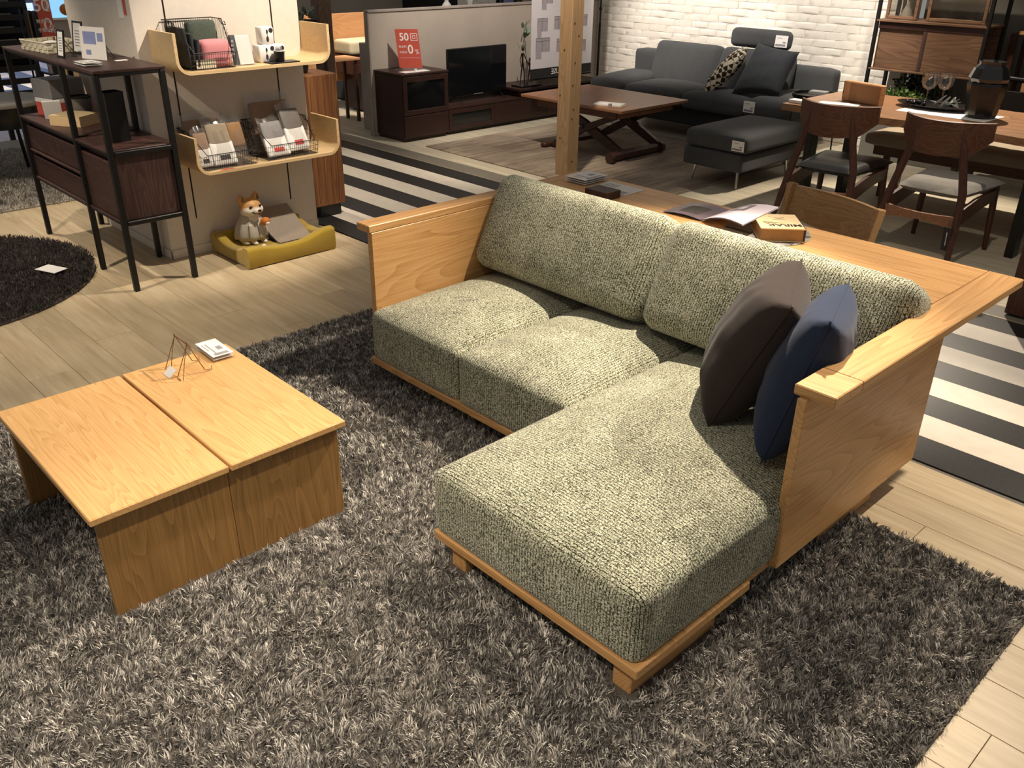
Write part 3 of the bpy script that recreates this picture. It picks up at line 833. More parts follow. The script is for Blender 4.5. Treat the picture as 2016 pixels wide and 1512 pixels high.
# open magazine
mg = thing('open_magazine', 'open glossy magazine with a chair photo lying across the kraft book', 'magazine', (-2.0, 3.08, Z))
def page(x0, y0, ux, uy, vx, vy, z0, z1, lift):
    def fn(u, v):
        return (x0 + ux * u + vx * v, y0 + uy * u + vy * v, z0 + (z1 - z0) * u + lift * math.sin(PI * u))
    return fn
mb = MB(); f1 = page(-1.99, 2.955, -0.185, -0.01, 0.0, 0.215, Z + 0.006, Z + 0.004, 0.008)
mb.grid(f1, 8, 2); mb.grid(lambda u, v: tuple(np.array(f1(u, v)) - (0, 0, 0.004)), 8, 2); lp = mb.build('left_page', 'purple_print', mg, True)
mb = MB()
def f2(u, v):
    a0 = np.array((-1.985, 2.955, Z + .008)); a1 = np.array((-1.735, 2.862, Z + .062)); b0 = np.array((-1.99, 3.17, Z + .008)); b1 = np.array((-1.775, 3.185, Z + .062))
    p = (1 - u) * (1 - v) * a0 + u * (1 - v) * a1 + (1 - u) * v * b0 + u * v * b1
    p[2] += .018 * math.sin(PI * u); return p
mb.grid(f2, 8, 2); mb.grid(lambda u, v: tuple(np.array(f2(u, v)) - (0, 0, 0.005)), 8, 2); rp = mb.build('right_page', 'pale_print', mg, True)
mb = MB(); mb.grid(lambda u, v: tuple(np.array(f2(0.30 + 0.3 * u, 0.52 + 0.4 * v)) + (0, 0, 0.0006)), 4, 2); mb.build('photo', 'purple_print', rp)
mb = MB(); mb.grid(lambda u, v: tuple(np.array(f2(0.37 + 0.15 * u, 0.62 + 0.2 * v)) + (0, 0, 0.0012)), 4, 2); mb.build('photo', 'pale_print', rp)
mb = MB(); mb.grid(lambda u, v: tuple(np.array(f1(0.25 + 0.5 * u, 0.2 + 0.5 * v)) + (0, 0, 0.0006)), 4, 2); mb.build('photo', 'dark_pad', lp)

# ------------------------------------------------------------------ white display column with two bent plywood shelves
mb = MB(); mb.box(-5.87, -4.906, 1.93, 2.915, 0.0, 2.85, 0.004)
colm = structure('wall_column', mb, 'white_paint')
for y in (2.108, 2.736):
    for z0, z1 in ((0.213, 2.4),):
        mb = MB(); mb.box(-4.9065, -4.9045, y - 0.004, y + 0.004, z0, z1, 0)
        mb.build('slot_rail', 'bronze', colm)
mb = MB(); mb.box(-4.906, -4.897, 1.921, 2.915, 0.0, 0.052, 0.002); mb.box(-5.87, -4.897, 1.921, 1.93, 0.0, 0.052, 0.002)
structure('baseboard_column', mb, 'white_paint')
mb = MB(); mb.box(-5.06, -5.0, 1.927, 1.9295, 1.30, 1.40, 0); solo('notice_card', 'small white notice card on the side of the white column', 'notice', mb, 'white_card')
mb = MB(); mb.box(-4.985, -4.955, 1.927, 1.9295, 1.32, 1.40, 0); solo('notice_card', 'small red notice card on the side of the white column', 'notice', mb, 'red_card')

def bent_shelf(label, y0, y1, z0, zt):
    t = thing('plywood_shelf', label, 'shelf', (-4.76, (y0 + y1) / 2, z0), 0, 'bent plywood shelves on the white column')
    R, th = 0.075, 0.016; prof = []
    prof.append((y0, zt))
    for k in range(9):
        a = PI + (PI / 2) * k / 8; prof.append((y0 + R + R * math.cos(a), z0 + R + R * math.sin(a)))
    for k in range(9):
        a = 1.5 * PI + (PI / 2) * k / 8; prof.append((y1 - R + R * math.cos(a), z0 + R + R * math.sin(a)))
    prof.append((y1, zt))
    inner = [(y0 + th, zt)]
    for k in range(9):
        a = PI + (PI / 2) * k / 8; inner.append((y0 + R + (R - th) * math.cos(a), z0 + R + (R - th) * math.sin(a)))
    for k in range(9):
        a = 1.5 * PI + (PI / 2) * k / 8; inner.append((y1 - R + (R - th) * math.cos(a), z0 + R + (R - th) * math.sin(a)))
    inner.append((y1 - th, zt))
    mb = MB(); n = len(prof)
    for x in (-4.9055, -4.615):
        mb.v += [(x, p[0], p[1]) for p in prof] + [(x, p[0], p[1]) for p in inner]
    N = 2 * n
    for i in range(n - 1):
        mb.f += [(i, i + 1, N + i + 1, N + i), (n + i, N + n + i, N + n + i + 1, n + i + 1), (i, n + i, n + i + 1, i + 1), (N + i, N + i + 1, N + n + i + 1, N + n + i)]
    mb.f += [(0, N, N + n, n), (n - 1, 2 * n - 1, N + 2 * n - 1, N + n - 1)]
    mb.build('board', 'ply', t, True, auto=35)
    for y in (2.108, 2.736):
        mb = MB(); mb.box(-4.9055, -4.88, y - 0.003, y + 0.003, z0 + 0.016, z0 + 0.05, 0); mb.build('bracket', 'bronze', t)
    return t
bent_shelf('upper bent plywood shelf with upturned ends holding boxes and a wire basket', 2.005, 2.93, 1.043, 1.25)
bent_shelf('lower bent plywood shelf with upturned ends holding two wire baskets', 2.035, 2.945, 0.518, 0.722)

def wire_basket(label, y0, y1, z, x0=-4.885, x1=-4.64, hb=0.20, hf=0.085, step=0.0125, fl=0.03):
    t = thing('wire_basket', label, 'basket', ((x0 + x1) / 2, (y0 + y1) / 2, z), 0, 'black wire baskets on the plywood shelves')
    r = 0.0011
    mb = MB(); ny = int((y1 - y0) / step); nx = int((x1 - x0) / step)
    hgt = lambda u: hb + (hf - hb) * max(0.0, (u - 0.45) / 0.55)
    for i in range(ny + 1):
        y = y0 + (y1 - y0) * i / ny
        mb.tube([(x0 - fl * .3, y, z + hb), (x0, y, z + 0.003), (x1, y, z + 0.003), (x1 + fl * .4, y, z + hf)], r, 4)
    for i in range(nx + 1):
        u = i / nx; x = x0 + (x1 - x0) * u
        mb.tube([(x, y0 - fl * .5, z + hgt(u)), (x, y0, z + 0.003), (x, y1, z + 0.003), (x, y1 + fl * .5, z + hgt(u))], r, 4)
    for k in range(1, 6):
        zz = z + 0.025 * k
        s = 0.5 * fl * 0.025 * k / hb
        if zz < z + hf: mb.tube([(x1, y0 - s, zz), (x1, y1 + s, zz)], r, 4)
        u = min(1, 0.45 + 0.55 * (hb - (zz - z)) / (hb - hf)); xe = x0 + (x1 - x0) * u
        for yy in (y0 - s, y1 + s): mb.tube([(x0, yy, zz), (xe, yy, zz)], r, 4)
        mb.tube([(x0, y0 - s, zz), (x0, y1 + s, zz)], r, 4)
    mb.build('wire_mesh', 'black_steel', t)
    mb = MB(); xm = x0 + (x1 - x0) * .45
    mb.tube([(x0 - fl * .3, y0 - fl * .5, z + hb), (xm, y0 - fl * .5, z + hb), (x1 + fl * .4, y0 + 0.02, z + hf), (x1 + fl * .4, y1 - 0.02, z + hf), (xm, y1 + fl * .5, z + hb), (x0 - fl * .3, y1 + fl * .5, z + hb)], 0.0028, 6, closed=True)
    mb.build('rim', 'black_steel', t, True)
    for yy in (y0 - fl * .5, y1 + fl * .5):
        mb = MB(); mb.tube([(xm - .03, yy, z + hb), (xm - .02, yy + (.012 if yy > y0 else -.012), z + hb - .03), (xm + .02, yy + (.012 if yy > y0 else -.012), z + hb - .03), (xm + .03, yy, z + hb - .01)], 0.0022, 6)
        mb.build('handle', 'black_steel', t, True)
    return t
wire_basket('black wire basket of folded cloths on the upper plywood shelf', 2.095, 2.345, 1.06, hb=0.235, hf=0.085)
wire_basket('left black wire basket of bagged goods on the lower plywood shelf', 2.085, 2.40, 0.536)
wire_basket('right black wire basket of bagged goods on the lower plywood shelf', 2.475, 2.80, 0.536)
# cloths in the upper basket
mb = MB(); mb.soft((-4.705, 2.258, 1.132), (0.045, 0.080, 0.068), 0.022, 0.004, 0.006, n=8); solo('folded_cloth', 'folded pink cloth at the front of the upper wire basket', 'cloth', mb, 'pink_cloth', smooth=True)
mb = MB(); mb.soft((-4.81, 2.255, 1.178), (0.030, 0.080, 0.112), 0.02, 0.0, 0.006, R=roty(-0.12), n=8); tcl = solo('folded_cloth', 'folded dark green plaid cloth at the back of the upper wire basket', 'cloth', mb, 'green_plaid', smooth=True)
mb = MB()
for i in range(4): mb.box(0.0295, 0.0305, -0.066 + i * 0.036, -0.050 + i * 0.036, 0.06, 0.21, 0)
for i in range(3): mb.box(0.0296, 0.0303, -0.07, 0.07, 0.10 + i * 0.036, 0.112 + i * 0.036, 0)
o = mb.build('check_pattern', 'grey_felt', tcl, local=True); o.rotation_euler = (0, -0.12, 0); o.location = (0.012, 0, 0.0)
for k, yy in enumerate((2.105, 2.128, 2.15)):
    mb = MB(); mb.soft((-4.765 + 0.01 * k, yy, 1.168 - 0.016 * k), (0.09, 0.010, 0.10 - .012 * k), 0.008, 0, 0.003, R=rotx(0.1 * (1 - k)), n=6)
    solo('folded_cloth', ('rolled black cloth against the left side of the upper basket', 'middle dark cloth of the three on the left of the upper basket', 'dark cloth next to the pink one in the upper basket')[k], 'cloth', mb, 'charcoal_deep', 'folded cloths in the upper basket', True)
mb = MB(); mb.obox((-4.655, 2.185, 1.088), (0.0006, 0.055, 0.022), rotz(0.0), 0); solo('price_card', 'small cream price card inside the front of the upper basket', 'card', mb, 'cream_plastic')
# leaflet stand
ls = thing('leaflet_stand', 'white leaflet in a leaning acrylic stand on the upper plywood shelf', 'leaflet', (-4.72, 2.43, 1.06))
lean = rotz(-0.10) @ roty(-0.28)
mb = MB(); mb.obox((-4.715, 2.425, 1.138), (0.0012, 0.058, 0.078), lean, 0); mb.build('back_sheet', 'ink', ls)
mb = MB(); mb.obox((-4.708, 2.440, 1.139), (0.001, 0.040, 0.077), lean, 0); mb.build('leaflet', 'white_card', ls)
mb = MB(); mb.obox((-4.702, 2.43, 1.138), (0.001, 0.060, 0.078), lean, 0); mb.box(-4.735, -4.68, 2.37, 2.49, 1.0595, 1.0615, 0); mb.build('acrylic_cover', 'acrylic', ls)
mb = MB()
for k in range(5): mb.obox(np.array((-4.7135, 2.376, 1.10 + k * 0.021)) + (0, 0.0, 0), (0.001, 0.007, 0.007), lean, 0)
mb.build('print', 'grey_print', ls)
# three white boxes with printed badge
def white_box(label, y0, y1, x0, x1, z0, z1, mark):
    t = thing('white_box', label, 'box', ((x0 + x1) / 2, (y0 + y1) / 2, z0), 0, 'white printed boxes on the upper shelf')
    mb = MB(); mb.box(x0, x1, y0, y1, z0, z1, 0.006); body = mb.build('carton', 'white_gloss', t, True)
    xm = x1 + 0.0006; w_ = y1 - y0; h_ = z1 - z0
    mb = MB(); pts = [(y1 - 0.018 + 0.013 * math.cos(a), z1 - 0.02 + 0.013 * math.sin(a)) for a in np.linspace(0, 2 * PI, 20)[:-1]]
    mb.prism(pts, x1, xm, 'x'); mb.build('badge', 'ink', body)
    mb = MB(); c = y0 + w_ * 0.46
    if mark == 'key':
        mb.prism([(c + 0.006 * math.cos(a), z0 + h_ * .72 + 0.012 * math.sin(a)) for a in np.linspace(0, 2 * PI, 14)[:-1]], x1, xm, 'x')
        mb.box(x1, xm, c - 0.0015, c + 0.0015, z0 + h_ * .4, z0 + h_ * .62, 0)
        mb.prism([(c + 0.008 * math.cos(a), z0 + h_ * .30 + 0.016 * math.sin(a)) for a in np.linspace(0, 2 * PI, 14)[:-1]], x1, xm, 'x')
    else:
        for k in range(3): mb.bar((xm, c - 0.02 + 0.012 * k, z0 + h_ * .75), (xm, c - 0.008 + 0.012 * k, z0 + h_ * .45), 0.003, 0.0006, 0)
    mb.build('print', 'ink', body)
    return t
white_box('white carton with a black spoon print on the lower left of the box pile', 2.535, 2.635, -4.80, -4.72, 1.0595, 1.152, 'key')
white_box('white carton with a grey stripe print behind the black cup', 2.637, 2.70, -4.80, -4.725, 1.0595, 1.15, 'w')
white_box('white carton with a black spoon print on top of the box pile', 2.565, 2.642, -4.80, -4.73, 1.1525, 1.245, 'key')
mb = MB(); mb.box(-4.72, -4.63, 2.555, 2.735, 1.0595, 1.066, 0.002); solo('slate_tray', 'thin black slate tray under the cup on the upper shelf', 'tray', mb, 'black_lacquer')
cup = thing('paper_cup', 'black paper cup of white sticks on the slate tray', 'cup', (-4.675, 2.632, 1.0665))
mb = MB(); mb.lathe([(0.0, 0), (0.024, 0), (0.031, 0.055), (0.029, 0.055), (0.022, 0.004), (0, 0.004)], (-4.675, 2.632, 1.0665), 24, cap=False); mb.build('cup_wall', 'black_lacquer', cup, True)
mb = MB(); mb.lathe([(0.0295, 0.0545), (0.0322, 0.0545), (0.0322, 0.0595), (0.0295, 0.0595)], (-4.675, 2.632, 1.0665), 24, cap=False); mb.build('rim', 'white_gloss', cup, True)
for k in range(5):
    mb = MB(); mb.tube([(-4.68 + .006 * k - .01, 2.632, 1.075), (-4.69 + .009 * k, 2.62 + .004 * k, 1.148)], 0.0025, 6); mb.build('stick', 'white_card', cup)

# clear bags in the lower baskets
def bag(label, c, w_, h_, tilt, topm, paper, zrot=0.0, red=False):
    t = thing('clear_bag', label, 'bag', (c[0], c[1], c[2]), 0, 'clear bags in the wire baskets')
    R = rotz(zrot) @ roty(tilt); up = R @ np.array((0, 0, 1.0)); b0 = np.array(c, float)
    fwd = R @ np.array((1.0, 0, 0))
    if paper:
        mb = MB(); mb.soft(b0 + up * h_ * .25, (0.015, w_ / 2 * .92, h_ * .24), 0.008, 0, .002, R=R, n=6); pw = mb.build('paper_insert', 'white_gloss', t, True)
        mb = MB(); mb.obox(b0 + up * h_ * .16 + fwd * .0178, (0.0006, w_ * .2, h_ * .05), R, 0); mb.build('print', 'red_ink' if red else 'ink', pw)
    mb = MB(); mb.soft(b0 + up * h_ * .60, (0.014, w_ / 2 * .86, h_ * .26), 0.008, 0, .002, R=R, n=6); mb.build('folded_goods', topm, t, True)
    rs = np.random.default_rng(int(abs(c[1]) * 1000)); mb = MB(); n = 10; ph = rs.uniform(0, 6.28, 6)
    for sd in (1, -1):
        def fn(u, v, sd=sd):
            U = 2 * u - 1; e = (1 - U ** 6)
            d = sd * (0.020 * (1 - abs(U) ** 3) * (1 - v ** 3) + 0.001) + 0.004 * e * math.sin(9 * v + 7 * u + ph[0]) * math.sin(11 * u - 5 * v + ph[1])
            p = b0 + R @ np.array((d, U * w_ / 2 * (1 + .03 * math.sin(8 * v + ph[2])), v * h_ + 0.01 * math.sin(7 * u + ph[3]) * v))
            p[2] = max(p[2], c[2]); return p
        mb.grid(fn, n, n)
    mb.build('wrapper', 'wrapper', t, True, auto=120)
    return t
bag('clear bag with white paper insert standing at the left of the left basket', (-4.70, 2.125, 0.541), 0.09, 0.22, -0.30, 'brown_cloth', True)
bag('clear bag with a white card and grey cloth in the middle of the left basket', (-4.685, 2.235, 0.541), 0.15, 0.27, -0.40, 'sand_felt', True)
bag('clear bag of brown cloth at the right of the left basket', (-4.70, 2.345, 0.541), 0.10, 0.26, -0.36, 'kraft_side', False)
bag('tall clear bag of brown cloth at the back of the left basket', (-4.80, 2.19, 0.541), 0.24, 0.28, -0.22, 'brown_cloth', False)
bag('clear bag with a red mark and white insert at the front of the right basket', (-4.685, 2.575, 0.541), 0.16, 0.24, -0.45, 'grey_box', True, 0.05, True)
bag('clear bag with a narrow red label at the right of the right basket', (-4.69, 2.715, 0.556), 0.15, 0.29, -0.42, 'jar_grey', True, 0.1, True)
bag('tall clear bag of brown cloth at the back of the right basket', (-4.805, 2.62, 0.541), 0.28, 0.34, -0.20, 'brown_cloth', False)
mb = MB(); mb.box(-4.633, -4.618, 2.17, 2.25, 0.5345, 0.5353, 0); solo('red_sticker', 'red printed sticker on the front edge of the lower shelf', 'sticker', mb, 'red_ink')

# ------------------------------------------------------------------ dog bed, figurine, pads
db = thing('dog_bed', 'mustard velvet rectangular pet bed on the floor below the plywood shelves', 'pet bed', (-4.67, 2.455, 0))
def wallseg(name, p0, p1, h0, hm, h1, th=0.062):
    p0 = np.array(p0, float); p1 = np.array(p1, float); d = p1 - p0; L = np.linalg.norm(d); x = d / L; n = np.array((-x[1], x[0]))
    mb = MB(); S = 20
    def sec(u):
        q = abs(2 * u - 1); h = hm + ((h0 if u < .5 else h1) - hm) * (0.5 - 0.5 * math.cos(PI * max(0, min(1, (q - .15) / .75))))
        c = p0 + x * L * u; r = th / 2; out = []
        for k in range(16):
            a = 2 * PI * k / 16
            ex = math.copysign(abs(math.cos(a)) ** .55, math.cos(a)) * r; ez = math.copysign(abs(math.sin(a)) ** .35, math.sin(a)) * (h - 0.002) / 2
            out.append((c[0] + n[0] * ex, c[1] + n[1] * ex, h / 2 + ez))
        return out
    vs = []; 
    for i in range(S + 1): vs += sec(i / S)
    fs = [(i * 16 + j, i * 16 + (j + 1) % 16, (i + 1) * 16 + (j + 1) % 16, (i + 1) * 16 + j) for i in range(S) for j in range(16)]
    fs += [tuple(range(16))[::-1], tuple(S * 16 + j for j in range(16))]
    mb.add(vs, fs); return mb.build(name, 'mustard_velvet', db, True, auto=60)
wallseg('bolster', (-4.468, 2.17), (-4.468, 2.745), 0.12, 0.095, 0.14, 0.07)
wallseg('bolster', (-4.862, 2.17), (-4.862, 2.745), 0.12, 0.12, 0.13)
wallseg('bolster', (-4.89, 2.20), (-4.44, 2.20), 0.12, 0.085, 0.115)
wallseg('bolster', (-4.89, 2.713), (-4.44, 2.713), 0.13, 0.10, 0.13)
mb = MB(); mb.soft((-4.665, 2.457, 0.026), (0.185, 0.235, 0.022), 0.015, 0.008, n=8); mb.build('base_pad', 'mustard_velvet', db, True)
# shiba figurine: one body, painted
dg = thing('dog_figurine', 'seated shiba dog figurine in a grey coat holding an orange ball in the mustard bed', 'figurine', (-4.755, 2.37, 0.053), 0.12)
bd = MB()
def S_(c, r, R=None): bd.sphere(c, r, 18, 12, R)
S_((0, 0, 0.085), (0.050, 0.052, 0.082)); S_((-0.02, 0, 0.05), (0.062, 0.062, 0.05)); S_((0.012, 0, 0.13), (0.042, 0.048, 0.055))
S_((0.005, 0, 0.165), (0.036, 0.04, 0.04))
S_((0.010, 0, 0.218), (0.055, 0.056, 0.050)); S_((0.028, 0.026, 0.200), (0.036, 0.034, 0.032)); S_((0.028, -0.026, 0.200), (0.036, 0.034, 0.032)); S_((0.0, 0, 0.185), (0.046, 0.050, 0.036))
S_((0.060, 0, 0.200), (0.030, 0.023, 0.019)); S_((0.078, 0, 0.203), (0.015, 0.014, 0.013)); S_((0.060, 0, 0.184), (0.024, 0.017, 0.010))
for s in (-1, 1):
    bd.tube([(0.0, s * 0.034, 0.240), (0.002, s * 0.043, 0.272), (0.006, s * 0.047, 0.296)], [0.024, 0.018, 0.004], 10)
    bd.tube([(0.035, s * 0.03, 0.12), (0.05, s * 0.03, 0.06), (0.052, s * 0.028, 0.012)], [0.022, 0.016, 0.014], 10)
    S_((0.062, s * 0.028, 0.010), (0.02, 0.014, 0.010)); S_((0.02, s * 0.058, 0.014), (0.036, 0.016, 0.014)); S_((-0.02, s * 0.05, 0.04), (0.04, 0.022, 0.038))
bd.tube([(-0.07, 0, 0.03), (-0.085, 0.02, 0.06), (-0.07, 0.03, 0.085)], [0.018, 0.02, 0.012], 10)
t_ = NT('shiba_coat')
tc = t_.n('ShaderNodeTexCoord'); sp = t_.n('ShaderNodeSeparateXYZ'); t_.l(tc.outputs['Object'], sp.inputs[0])
hh = t_.math('SUBTRACT', t_.math('ADD', sp.outputs[2], t_.math('MULTIPLY', sp.outputs[0], -0.55)), t_.math('MULTIPLY', t_.math('ABSOLUTE', sp.outputs[1]), 0.25))
nz = t_.noise(t_.coord(rand=False), 60, 2); hh = t_.math('ADD', hh, t_.math('MULTIPLY', nz, 0.012))
t_.done(t_.ramp(hh, [(0.180, C('#e9e0cf')), (0.200, C('#cf9c5e'))]), 0.5)
dg.scale = (1.15, 1.15, 1.0)
body = bd.build('body', 'shiba_coat', dg, True, local=True)
rm = body.modifiers.new('remesh', 'REMESH'); rm.mode = 'VOXEL'; rm.voxel_size = 0.0035; rm.use_smooth_shade = True
sm_ = body.modifiers.new('smooth', 'SMOOTH'); sm_.factor = 0.6; sm_.iterations = 6
cg = MB()
prof = [(0.088, 0.028), (0.09, 0.05), (0.082, 0.085), (0.07, 0.12), (0.056, 0.15), (0.047, 0.168), (0.042, 0.170)]
nn = 40; vs = []
for r_, z_ in prof:
    for j in range(nn):
        a = 2 * PI * j / nn; k = 1 + (0.05 * math.sin(9 * a) if z_ < 0.13 else 0.0)
        vs.append((-0.004 + r_ * k * math.cos(a) * 0.92, r_ * k * math.sin(a), z_))
cg.add(vs, [(i * nn + j, i * nn + (j + 1) % nn, (i + 1) * nn + (j + 1) % nn, (i + 1) * nn + j) for i in range(len(prof) - 1) for j in range(nn)])
coat = cg.build('coat', 'figure_coat', dg, True, local=True)
md = coat.modifiers.new('thick', 'SOLIDIFY'); md.thickness = 0.003
mb = MB()
for j in range(5):
    a = -1.3 + 0.62 * j; mb.tube([(-0.004 + 0.0915 * .92 * math.cos(a), 0.0915 * math.sin(a), 0.052), (-0.004 + 0.0825 * .92 * math.cos(a), 0.0825 * math.sin(a), 0.092), (-0.004 + 0.0715 * .92 * math.cos(a), 0.0715 * math.sin(a), 0.122)], 0.0016, 5)
mb.build('fold_line', 'jar_grey', coat, local=True)
mb = MB(); mb.tube([(-0.002 + .041 * math.cos(a), .043 * math.sin(a), 0.166 - .004 * math.cos(a)) for a in np.linspace(0, 2 * PI, 24)[:-1]], 0.005, 8, closed=True); mb.build('collar', 'figure_coat', coat, True, local=True)
for s in (-1, 1):
    mb = MB(); mb.sphere((0.0585, s * 0.027, 0.225), (0.006, 0.010, 0.007), 10, 8); mb.build('eye', 'black_lacquer', dg, True, local=True)
    mb = MB(); mb.prism([(s * 0.034, 0.252), (s * 0.053, 0.252), (s * 0.046, 0.286)], 0.016, 0.022, 'x'); mb.build('inner_ear', 'kraft_side', dg, local=True)
mb = MB(); mb.sphere((0.0925, 0, 0.208), (0.007, 0.009, 0.0075), 10, 8); mb.build('nose', 'black_lacquer', dg, True, local=True)
mb = MB(); mb.tube([(0.058, -0.027, 0.199), (0.077, -0.017, 0.189), (0.088, 0, 0.190), (0.077, 0.017, 0.189), (0.058, 0.027, 0.199)], 0.0026, 6); mb.build('mouth', 'black_lacquer', dg, True, local=True)
mb = MB(); mb.sphere((0.083, 0.003, 0.184), (0.007, 0.007, 0.003), 10, 6); mb.build('tongue', 'red_ink', dg, True, local=True)
mb = MB(); mb.sphere((0.086, 0.03, 0.135), (0.024, 0.026, 0.025), 14, 10); bl = mb.build('ball', 'orange_fruit', dg, True, local=True)
mb = MB(); mb.sphere((0.103, 0.03, 0.128), (0.009, 0.014, 0.012), 10, 8); mb.build('ball_mark', 'white_gloss', bl, True, local=True)
# pads leaning in the bed
pads = [('taupe_pad', 'upper taupe pet mat leaning at the back of the mustard bed', 0.0), ('dark_pad', 'dark brown pet mat under the taupe one in the mustard bed', 0.02), ('black_lacquer', 'black pet mat lowest of the leaning pile in the mustard bed', 0.04)]
for m_, lab, off in pads:
    mb = MB()
    def fn(u, v, off=off):
        s = u * 0.30
        x = -4.845 + off * 0.9 + s * 0.86 if s < 0.22 else -4.845 + off * .9 + .189 + (s - .22) * .95
        z = 0.215 - off * 1.4 - s * 0.60 if s < 0.2 else 0.215 - off * 1.4 - .12 - 0.03 * math.sin(min(1, (s - .2) / .1) * PI / 2)
        return np.array((x, 2.435 + v * 0.235 + 0.02 * u, max(0.05 + 0.004 - off * .05, z)))
    mb.grid(fn, 14, 4); mb.grid(lambda u, v: fn(u, v) - np.array((0.002, 0, 0.004)), 14, 4)
    o = solo('pet_mat', lab, 'mat', mb, m_, 'pet mats in the mustard bed', True)
mb = MB(); mb.obox((-4.515, 2.335, 0.075), (0.04, 0.024, 0.0008), rotz(.5) @ roty(.35), 0); solo('price_card', 'white price card lying inside the mustard pet bed', 'card', mb, 'white_card')

# ------------------------------------------------------------------ walnut and black steel cabinet
cb = thing('open_shelf_cabinet', 'dark walnut cabinet in a black steel frame with an open shelf on top', 'cabinet', (-5.215, 1.727, 0))
ZT, ZS, ZB = 1.115, 0.735, 0.352
for x in (-5.89, -5.004, -4.54):
    for y in (1.565, 1.89): Q(cb, 'post', 'black_steel', x - .014, x + .014, y - .014, y + .014, 0, ZT - 0.018)
for z in (ZT - 0.032, ZS - 0.03, ZB):
    for x in (-5.89, -4.54): Q(cb, 'cross_bar', 'black_steel', x - .013, x + .013, 1.58, 1.875, z, z + 0.024)
    for y in (1.565, 1.89): Q(cb, 'long_bar', 'black_steel', -5.875, -4.555, y - .006, y + .006, z + .002, z + 0.016)
for x0, x1 in ((-5.905, -5.005), (-5.003, -4.525)):
    Q(cb, 'top_board', 'walnut_x', x0, x1, 1.549, 1.906, ZT - 0.016, ZT)
    Q(cb, 'shelf_board', 'walnut_x', x0 + .02, x1 - .02, 1.552, 1.903, ZS - 0.014, ZS)
Q(cb, 'end_panel', 'walnut_z', -4.562, -4.547, 1.582, 1.876, ZB + .024, ZS - .03)
Q(cb, 'end_panel', 'walnut_z', -5.883, -5.868, 1.582, 1.876, ZB + .024, ZS - .03)
Q(cb, 'bottom_board', 'walnut_x', -5.88, -4.55, 1.56, 1.896, ZB + .006, ZB + .022)
Q(cb, 'back_panel', 'walnut_x', -5.88, -4.55, 1.868, 1.88, ZB + .02, ZS - .012)
Q(cb, 'drawer_divider', 'walnut_x', -5.875, -5.018, 1.562, 1.86, 0.527, 0.541)
for z0, z1 in ((0.376, 0.500), (0.545, 0.675)):
    d_ = Q(cb, 'drawer', 'walnut_x', -5.872, -5.02, 1.572, 1.59, z0, z1)
Q(cb, 'drawer', 'walnut_x', -4.988, -4.557, 1.572, 1.59, 0.376, 0.668)
Q(cb, 'drawer_recess', 'wenge_y', -5.872, -4.557, 1.60, 1.61, 0.376, 0.72)
# things on the cabinet top
bs = thing('woven_basket', 'low cream woven basket on the cabinet top', 'basket', (-5.50, 1.70, ZT), 0.12)
for k, (x0, x1, y0, y1) in enumerate(((-.155, .155, -.10, -.094), (-.155, .155, .094, .10), (-.155, -.149, -.10, .10), (.149, .155, -.10, .10))):
    mb = MB()
    L_ = (x1 - x0) if k < 2 else (y1 - y0); nS = int(L_ / 0.03)
    for i in range(nS):
        for j in range(3):
            a = 0.03 * i + 0.001; off = 0.0025 * (1 if (i + j) % 2 else -1)
            if k < 2: mb.box(x0 + a, x0 + a + .028, y0 + off, y1 + off, .003 + .017 * j, .019 + .017 * j, .002)
            else: mb.box(x0 + off, x1 + off, y0 + a, y0 + a + .028, .003 + .017 * j, .019 + .017 * j, .002)
    mb.build('woven_side', 'cream_plastic', bs, local=True)
mb = MB(); mb.box(-.15, .15, -.095, .095, 0, .004, 0); mb.build('bottom', 'cream_plastic', bs, local=True)
mb = MB(); mb.tube([(-.156, -.101, .054), (.156, -.101, .054), (.156, .101, .054), (-.156, .101, .054)], .005, 6, closed=True); mb.build('rim', 'cream_plastic', bs, True, local=True)
for k in range(2):
    mb = MB(); mb.obox((0.02 - .05 * k, 0.0, 0.022 + .008 * k), (.11, .075, .003), rotz(.1 * k) @ rotx(.1), 0); mb.build('paper', 'white_card', bs, local=True)
def card_frame(label, c, w_, h_, rz):
    t = thing('easel_card', label, 'frame', c, rz, 'black card frames on the cabinet')
    R = roty(-0.16)
    for p, hs in (((0, -w_ / 2, h_ / 2), (.004, .005, h_ / 2)), ((0, w_ / 2, h_ / 2), (.004, .005, h_ / 2)), ((0, 0, .005), (.004, w_ / 2, .005)), ((0, 0, h_ - .005), (.004, w_ / 2, .005))):
        mb = MB(); mb.obox(R @ np.array(p), hs, R, .001); mb.build('frame_bar', 'black_lacquer', t, local=True)
    mb = MB(); mb.obox(R @ np.array((0, 0, h_ / 2)), (.002, w_ / 2 - .004, h_ / 2 - .004), R, 0); cd = mb.build('card', 'white_card', t, local=True)
    mb = MB()
    for k in range(6): mb.obox(R @ np.array((.0022, 0, h_ * (.25 + .09 * k))), (.0003, w_ * .26, .0025), R, 0)
    mb.build('print', 'grey_felt', cd, local=True)
    mb = MB()
    for s in (-1, 1): mb.tube([R @ np.array((-.004, s * w_ * .3, h_ * .7)), (-.075, s * w_ * .25, 0.002), (-.06, s * w_ * .25, 0.002)], .0018, 6)
    mb.build('easel_leg', 'black_lacquer', t, True, local=True)
    return t
card_frame('narrow black framed card on an easel, the smaller one on the cabinet top', (-5.15, 1.624, ZT), 0.074, 0.138, -1.5)
card_frame('tall black framed card on an easel, the larger one on the cabinet top', (-5.275, 1.755, ZT), 0.095, 0.165, -1.45)
sg = thing('acrylic_sign', 'clear acrylic sign with a blue printed sheet leaning on a wire easel', 'sign', (-4.96, 1.725, ZT), -1.2)
R_ = roty(-0.10)
